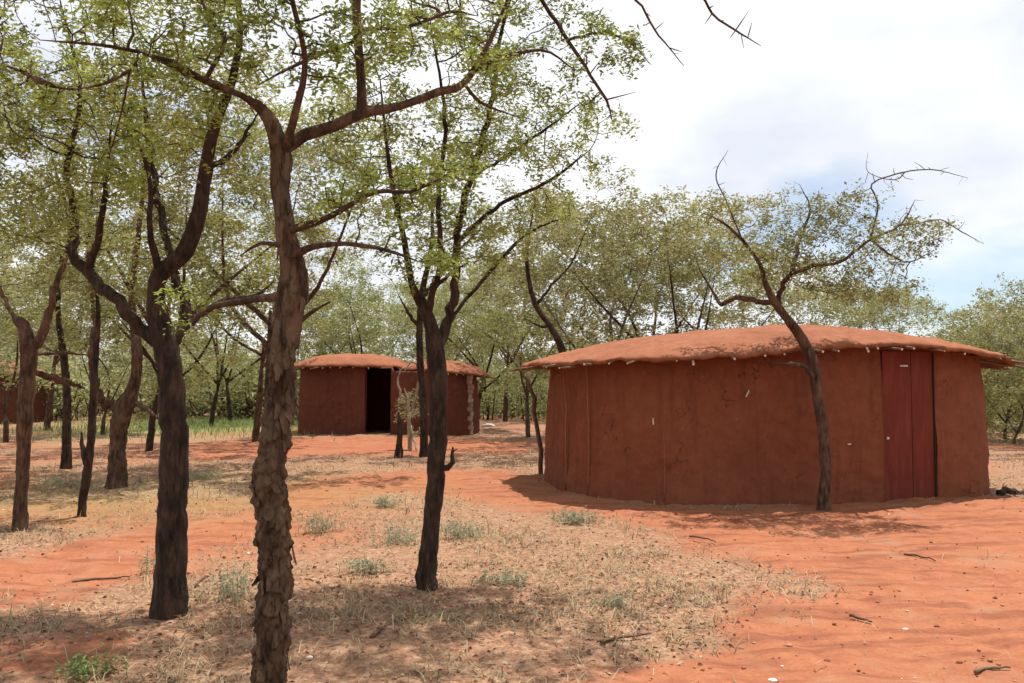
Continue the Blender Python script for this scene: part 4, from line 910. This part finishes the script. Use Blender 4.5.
def undergrowth():
    """wall of scrub under the trees at the back: low mounds of leaves on thin stems"""
    rs = np.random.default_rng(88); A_, T_ = [], []; Sv, Sf, o = [], [], 0
    for k in range(430):
        Yd = rs.uniform(38, 56); X_ = rs.uniform(-.74, .74)*Yd; h = rs.uniform(1.2, 3.6)*(1 if X_/Yd < .4 else .8); n = int(330*h/2.4)
        q = rs.normal(0, 1, (n, 3)); q /= np.linalg.norm(q, axis=1)[:, None]; q *= rs.uniform(.2, 1, (n, 1))**.4; q = q*np.array([h*.6, h*.6, h*.5])*(1+.4*fbm(q*1.7+k, 2, k))[:, None]+np.array([X_, Yd, h*.5])
        A_.append(q); T_.append(np.clip(rs.normal(.45, .12)+.25*fbm(q*.8, 2, k)+rs.normal(0, .08, n), 0, 1))
        for j in range(5):
            p = np.array([X_+rs.normal(0, .25), Yd+rs.normal(0, .25), -.05]); e = p+np.array([rs.normal(0, .4), rs.normal(0, .4), 1])*h*rs.uniform(.5, 1.1); m_ = (p+e)/2+rs.normal(0, .08, 3)
            V, F = tube(np.array([p, m_, e]), np.array([.035, .028, .01]), 4); Sv.append(V); Sf.append(F+o); o += len(V)
    P = np.concatenate(A_); V, F, t = leaves_arrays(P, 1, .25, .05, rs, .45, .6, np.concatenate(T_)); n4 = len(F)
    Vs = np.concatenate(Sv); me = make_mesh('undergrowth', np.concatenate([V, Vs]), np.concatenate([F, np.concatenate(Sf)+len(V)]), False, {'tint': np.concatenate([t, np.zeros(len(Vs))])}, [MAT['leaf_pale'], MAT['bark_brown']])
    mi = np.zeros(len(me.polygons), np.int32); mi[n4:] = 1; me.polygons.foreach_set('material_index', mi)
    o = link('undergrowth', me, kind='stuff'); tag(o, 'light green scrub forming a low wall behind the huts', 'undergrowth')
undergrowth()

# ------------------------------------------------------------------ what lies and grows on the ground
def scatter(n, rs, y0=2.3, y1=24, pw=1.0):
    Yd = y0*(y1/y0)**rs.random(n); X_ = rs.uniform(-1, 1, n)*(Yd*.68+1.0); return X_, Yd
def blades(name, X_, Yd, rs, hmin, hmax, width, lean, mat, label, cat, tint=None, nseg=2):
    n = len(X_); z = height(X_, Yd)+fine(X_, Yd)-.004; p = np.stack([X_, Yd, z], 1); a = rs.uniform(0, 6.283, n); L = rs.uniform(hmin, hmax, n)
    dr = np.stack([np.cos(a), np.sin(a)], 1); ln = np.clip(rs.normal(lean, .3, n), 0, 1.45)
    w = np.stack([-dr[:, 1], dr[:, 0], np.zeros(n)], 1)*width*rs.uniform(.6, 1.4, n)[:, None]*.5
    e1 = np.concatenate([dr*np.sin(ln*.7)[:, None], np.cos(ln*.7)[:, None]], 1)*L[:, None]*.55; e2 = np.concatenate([dr*np.sin(np.minimum(ln*1.25, 1.6))[:, None], np.cos(np.minimum(ln*1.25, 1.62))[:, None]], 1)*L[:, None]*.45
    V = np.stack([p-w, p+w, p+e1-w*.8, p+e1+w*.8, p+e1+e2], 1).reshape(-1, 3); b = (np.arange(n)*5)[:, None]
    t = np.clip(rs.normal(.5, .25, n), 0, 1) if tint is None else tint
    me = make_mesh(name, V, [b+np.array([[0, 1, 3, 2]]), b+np.array([[2, 3, 4]])], False, {'tint': np.repeat(t, 5)}, [MAT[mat]])
    o = link(name, me, kind='stuff'); tag(o, label, cat); return o
rs = np.random.default_rng(500)
def tuftpos(n, rs, dens, per, sig, y0=2.3, y1=24):
    X_, Yd = scatter(n, rs, y0, y1); k = rs.random(n) < dens(X_, Yd); X_, Yd = X_[k], Yd[k]
    return np.repeat(X_, per)+rs.normal(0, sig, len(X_)*per), np.repeat(Yd, per)+rs.normal(0, sig, len(X_)*per)
def lit(x, y):
    q = np.stack([x, y, x*0], -1); return np.clip(1.05-1.25*soilmask(x, y), 0.0, 1)*np.clip(.75+1.2*fbm(q*1.1, 3, 61), .05, 1)
huts = [(HC, 3.5, 2.8), (MC, 3.2, 2.4), (LC, 3, 2.4)]
def outside(x, y):
    k = np.ones(len(x), bool)
    for c, a, b in huts: k &= (((x-c[0])/a)**2+((y-c[1])/b)**2) > .93
    return k
X_, Yd = tuftpos(7500, rs, lambda x, y: np.clip(lit(x, y)*np.clip(.5+2.4*fbm(np.stack([x*1.7, y*1.7, x*0], -1), 3, 63), 0, 1.3), 0, 1), 9, .045); k = outside(X_, Yd); X_, Yd = X_[k], Yd[k]
blades('dry_grass', X_, Yd, rs, .04, .17, .006, 1.2, 'straw', 'short dry straw-coloured grass over the red ground', 'grass')
X_, Yd = scatter(130000, rs, 2.3, 20); k = (rs.random(len(X_)) < lit(X_, Yd)*np.clip(.4+2.2*fbm(np.stack([X_*1.3, Yd*1.3, X_*0], -1), 3, 65), 0.05, 1)+.008) & outside(X_, Yd); X_, Yd = X_[k], Yd[k]
blades('straw_litter', X_, Yd, rs, .04, .18, .006, 1.5, 'straw', 'loose broken straw lying flat on the ground', 'straw')
# dead leaves and chips
X_, Yd = scatter(45000, rs, 2.3, 20); k = (rs.random(len(X_)) < lit(X_, Yd)+.02) & outside(X_, Yd); X_, Yd = X_[k], Yd[k]
P = np.stack([X_, Yd, height(X_, Yd)+fine(X_, Yd)+.006], 1)
V, F, t = leaves_arrays(P, 1, .034, .001, rs, .55, .15, np.clip(rs.beta(2, 2, len(P)), 0, 1))
o = link('leaf_litter', make_mesh('leaf_litter', V, F, False, {'tint': t}, [MAT['litter']]), kind='stuff'); tag(o, 'scattered dead leaves and bark chips under the trees', 'leaf litter')
# clods and small stones
def clods(n):
    b = bmesh.new(); bmesh.ops.create_icosphere(b, subdivisions=1, radius=1); v0 = np.array([v.co[:] for v in b.verts]); f0 = np.array([[v.index for v in f.verts] for f in b.faces]); b.free()
    X_, Yd = scatter(n, rs, 2.3, 18); k = outside(X_, Yd); X_, Yd = X_[k], Yd[k]; n = len(X_); s = np.clip(rs.lognormal(-5.1, .5, n), .003, .022)
    V = v0[None]*(1+rs.normal(0, .22, (n, len(v0), 1)))*s[:, None, None]*np.array([1, 1, .65]); V += np.stack([X_, Yd, height(X_, Yd)+fine(X_, Yd)+s*.3], 1)[:, None]
    F = (f0[None]+(np.arange(n)*len(v0))[:, None, None]).reshape(-1, 3); t = np.repeat(np.where(rs.random(n) < .02, 1.0, np.clip(rs.normal(.5, .22, n), 0, .9)), len(v0))
    o = link('soil_clods', make_mesh('soil_clods', V.reshape(-1, 3), F, True, {'tint': t}, [MAT['pebble']]), kind='stuff'); tag(o, 'small red clods and pebbles strewn over the bare soil', 'clods')
clods(3000)
# fresh grass at the back
X_, Yd = rs.uniform(-26, 26, 90000), rs.uniform(24, 44, 90000); k = (rs.random(90000) < grassmask(X_, Yd)*.8) & outside(X_, Yd); X_, Yd = X_[k], Yd[k]
blades('green_grass', X_, Yd, rs, .08, .3, .02, .5, 'green', 'bright green grass under the far trees on the left', 'grass')
X_, Yd = tuftpos(2500, rs, lambda x, y: .6*np.clip(.3+.9*fbm(np.stack([x*.5, y*.5, x*0], -1), 3, 71), 0, 1)*(soilmask(x, y) < .5), 9, .12, 9, 36); k = outside(X_, Yd); X_, Yd = X_[k], Yd[k]
blades('pale_grass', X_, Yd, rs, .06, .22, .011, .7, 'straw', 'pale dry grass tufts in the clearing behind the path', 'grass')

# separate weeds
def weed(label, px, py, w_m, h_m, n, seed, mat='weed', lw=.013):
    rs = np.random.default_rng(seed); x0, y0 = gp(px, py); root = None
    a = rs.uniform(0, 6.283, n); L = h_m*rs.uniform(.45, 1.15, n); off = rs.normal(0, w_m*.26, (n, 2)); ln = np.clip(np.abs(rs.normal(.45, .35, n)), 0, 1.4)
    dr = np.stack([np.cos(a), np.sin(a)], 1); p = np.concatenate([off, np.full((n, 1), -.01)], 1)
    tip = p+np.concatenate([dr*np.sin(ln)[:, None], np.cos(ln)[:, None]], 1)*L[:, None]; m = (p+tip)/2+np.array([0, 0, 1])*L[:, None]*.1
    w = np.stack([-dr[:, 1], dr[:, 0], np.zeros(n)], 1)*.002
    Vs = np.stack([p-w, p+w, m-w, m+w, tip], 1).reshape(-1, 3); b = (np.arange(n)*5)[:, None]
    fr = rs.uniform(.25, 1, (n, 6, 1)); an = (p[:, None]+(m-p)[:, None]*np.minimum(fr*2, 1)+(tip-m)[:, None]*np.clip(fr*2-1, 0, 1)).reshape(-1, 3)
    root = empty('weed_clump', (x0, y0, hz(x0, y0)), label, 'weed', 'weeds on the ground')
    link('stems', make_mesh('stems', Vs, [b+np.array([[0, 1, 3, 2]]), b+np.array([[2, 3, 4]])], False, {'tint': np.full(len(Vs), .3)}, [MAT[mat]]), root, kind='stuff')
    V, F, t = leaves_arrays(an, 1, lw*2.6, .006, rs, .45, .6); link('leaves', make_mesh('leaves', V, F, False, {'tint': t}, [MAT[mat]]), root, kind='stuff')
for i, q in enumerate([('grey-green weed in front of the rugged trunk, on the path edge', 322, 533, .32, .26, 80), ('grey-green weed left of the slim dark tree', 397, 545, .42, .2, 80),
    ('small dark weed on the path above the pale tufts', 386, 508, .3, .14, 60), ('low weed just left of the slim tree foot', 366, 574, .3, .14, 60), ('weed right of the slim dark trunk', 460, 540, .36, .2, 80),
    ('grey-green cushion of weed before the left corner of the large hut', 574, 524, .5, .16, 140), ('weed by the slim trunk, furthest right in the shade', 614, 606, .22, .12, 26),
    ('fresh green weed at the bottom left corner', 86, 674, .3, .11, 55), ('sparse weed left of the dark forked trunk foot', 150, 575, .2, .24, 24), ('low green weed between the left trunks', 60, 488, .9, .22, 140), ('low green weed behind the dark forked trunk', 200, 482, .8, .2, 120),
    ('dry weed at the foot of the rugged trunk on its left', 232, 600, .34, .3, 60), ('pale weed on the litter left of the bare soil', 505, 585, .4, .12, 60)]):
    weed(*q, 900+i, 'green' if 'fresh' in q[0] else 'weed')
# fallen sticks
FS = [('thin fallen stick on the orange path at the left', (72, 582), (130, 579), .012), ('fallen stick before the crooked tree, curving over bare soil', (905, 556), (936, 562), .012), ('short fallen stick at the lower right, pale', (975, 669), (1010, 666), .012),
      ('fallen stick in the lower right bare soil, dark', (850, 612), (872, 618), .012), ('fallen twig beside the slim tree foot', (372, 640), (420, 615), .014), ('fallen twig on the litter in the middle', (600, 640), (650, 632), .012),
      ('fallen stick right of the dark forked trunk', (195, 590), (212, 578), .011), ('thin root-like stick on soil near the hut front', (690, 535), (716, 541), .011)]
for i, (lab, a, b, r_) in enumerate(FS):
    A2, B2 = gp(*a), gp(*b); o = free_stick('fallen_stick', (*A2, hz(*A2)+.012), (*B2, hz(*B2)+.012), r_, r_*.5, MAT['stick'] if 'pale' in lab else MAT['pole'], bend=.08, seed=i+40, sides=6); tag(o, lab, 'stick', 'fallen sticks')
for i, (lab, p_, s) in enumerate([('small white stone in the litter right of the rugged trunk', (310, 660), .016), ('small white stone on bare soil at the lower right', (905, 625), .018), ('pale flat stone at the bottom of the bare soil', (773, 676), .018), ('white stone on the ground right of the distant hut', (488, 427), .2)]):
    x_, y_ = gp(*p_); o = link('stone', rock_mesh('stone', (s*1.3, s, s*.5), i+20, MAT['white'])); o.location = (x_, y_, hz(x_, y_)+s*.15); tag(o, lab, 'stone', 'pale stones')
# low log at the right end of the large hut
o = free_stick('fallen_log', (6.95, 12.75, hz(6.95, 12.75)+.05), (7.5, 12.9, hz(7.5, 12.9)+.05), .05, .035, MAT['wood_dark'], seed=77); tag(o, 'dark short log lying at the right end of the large hut', 'log')
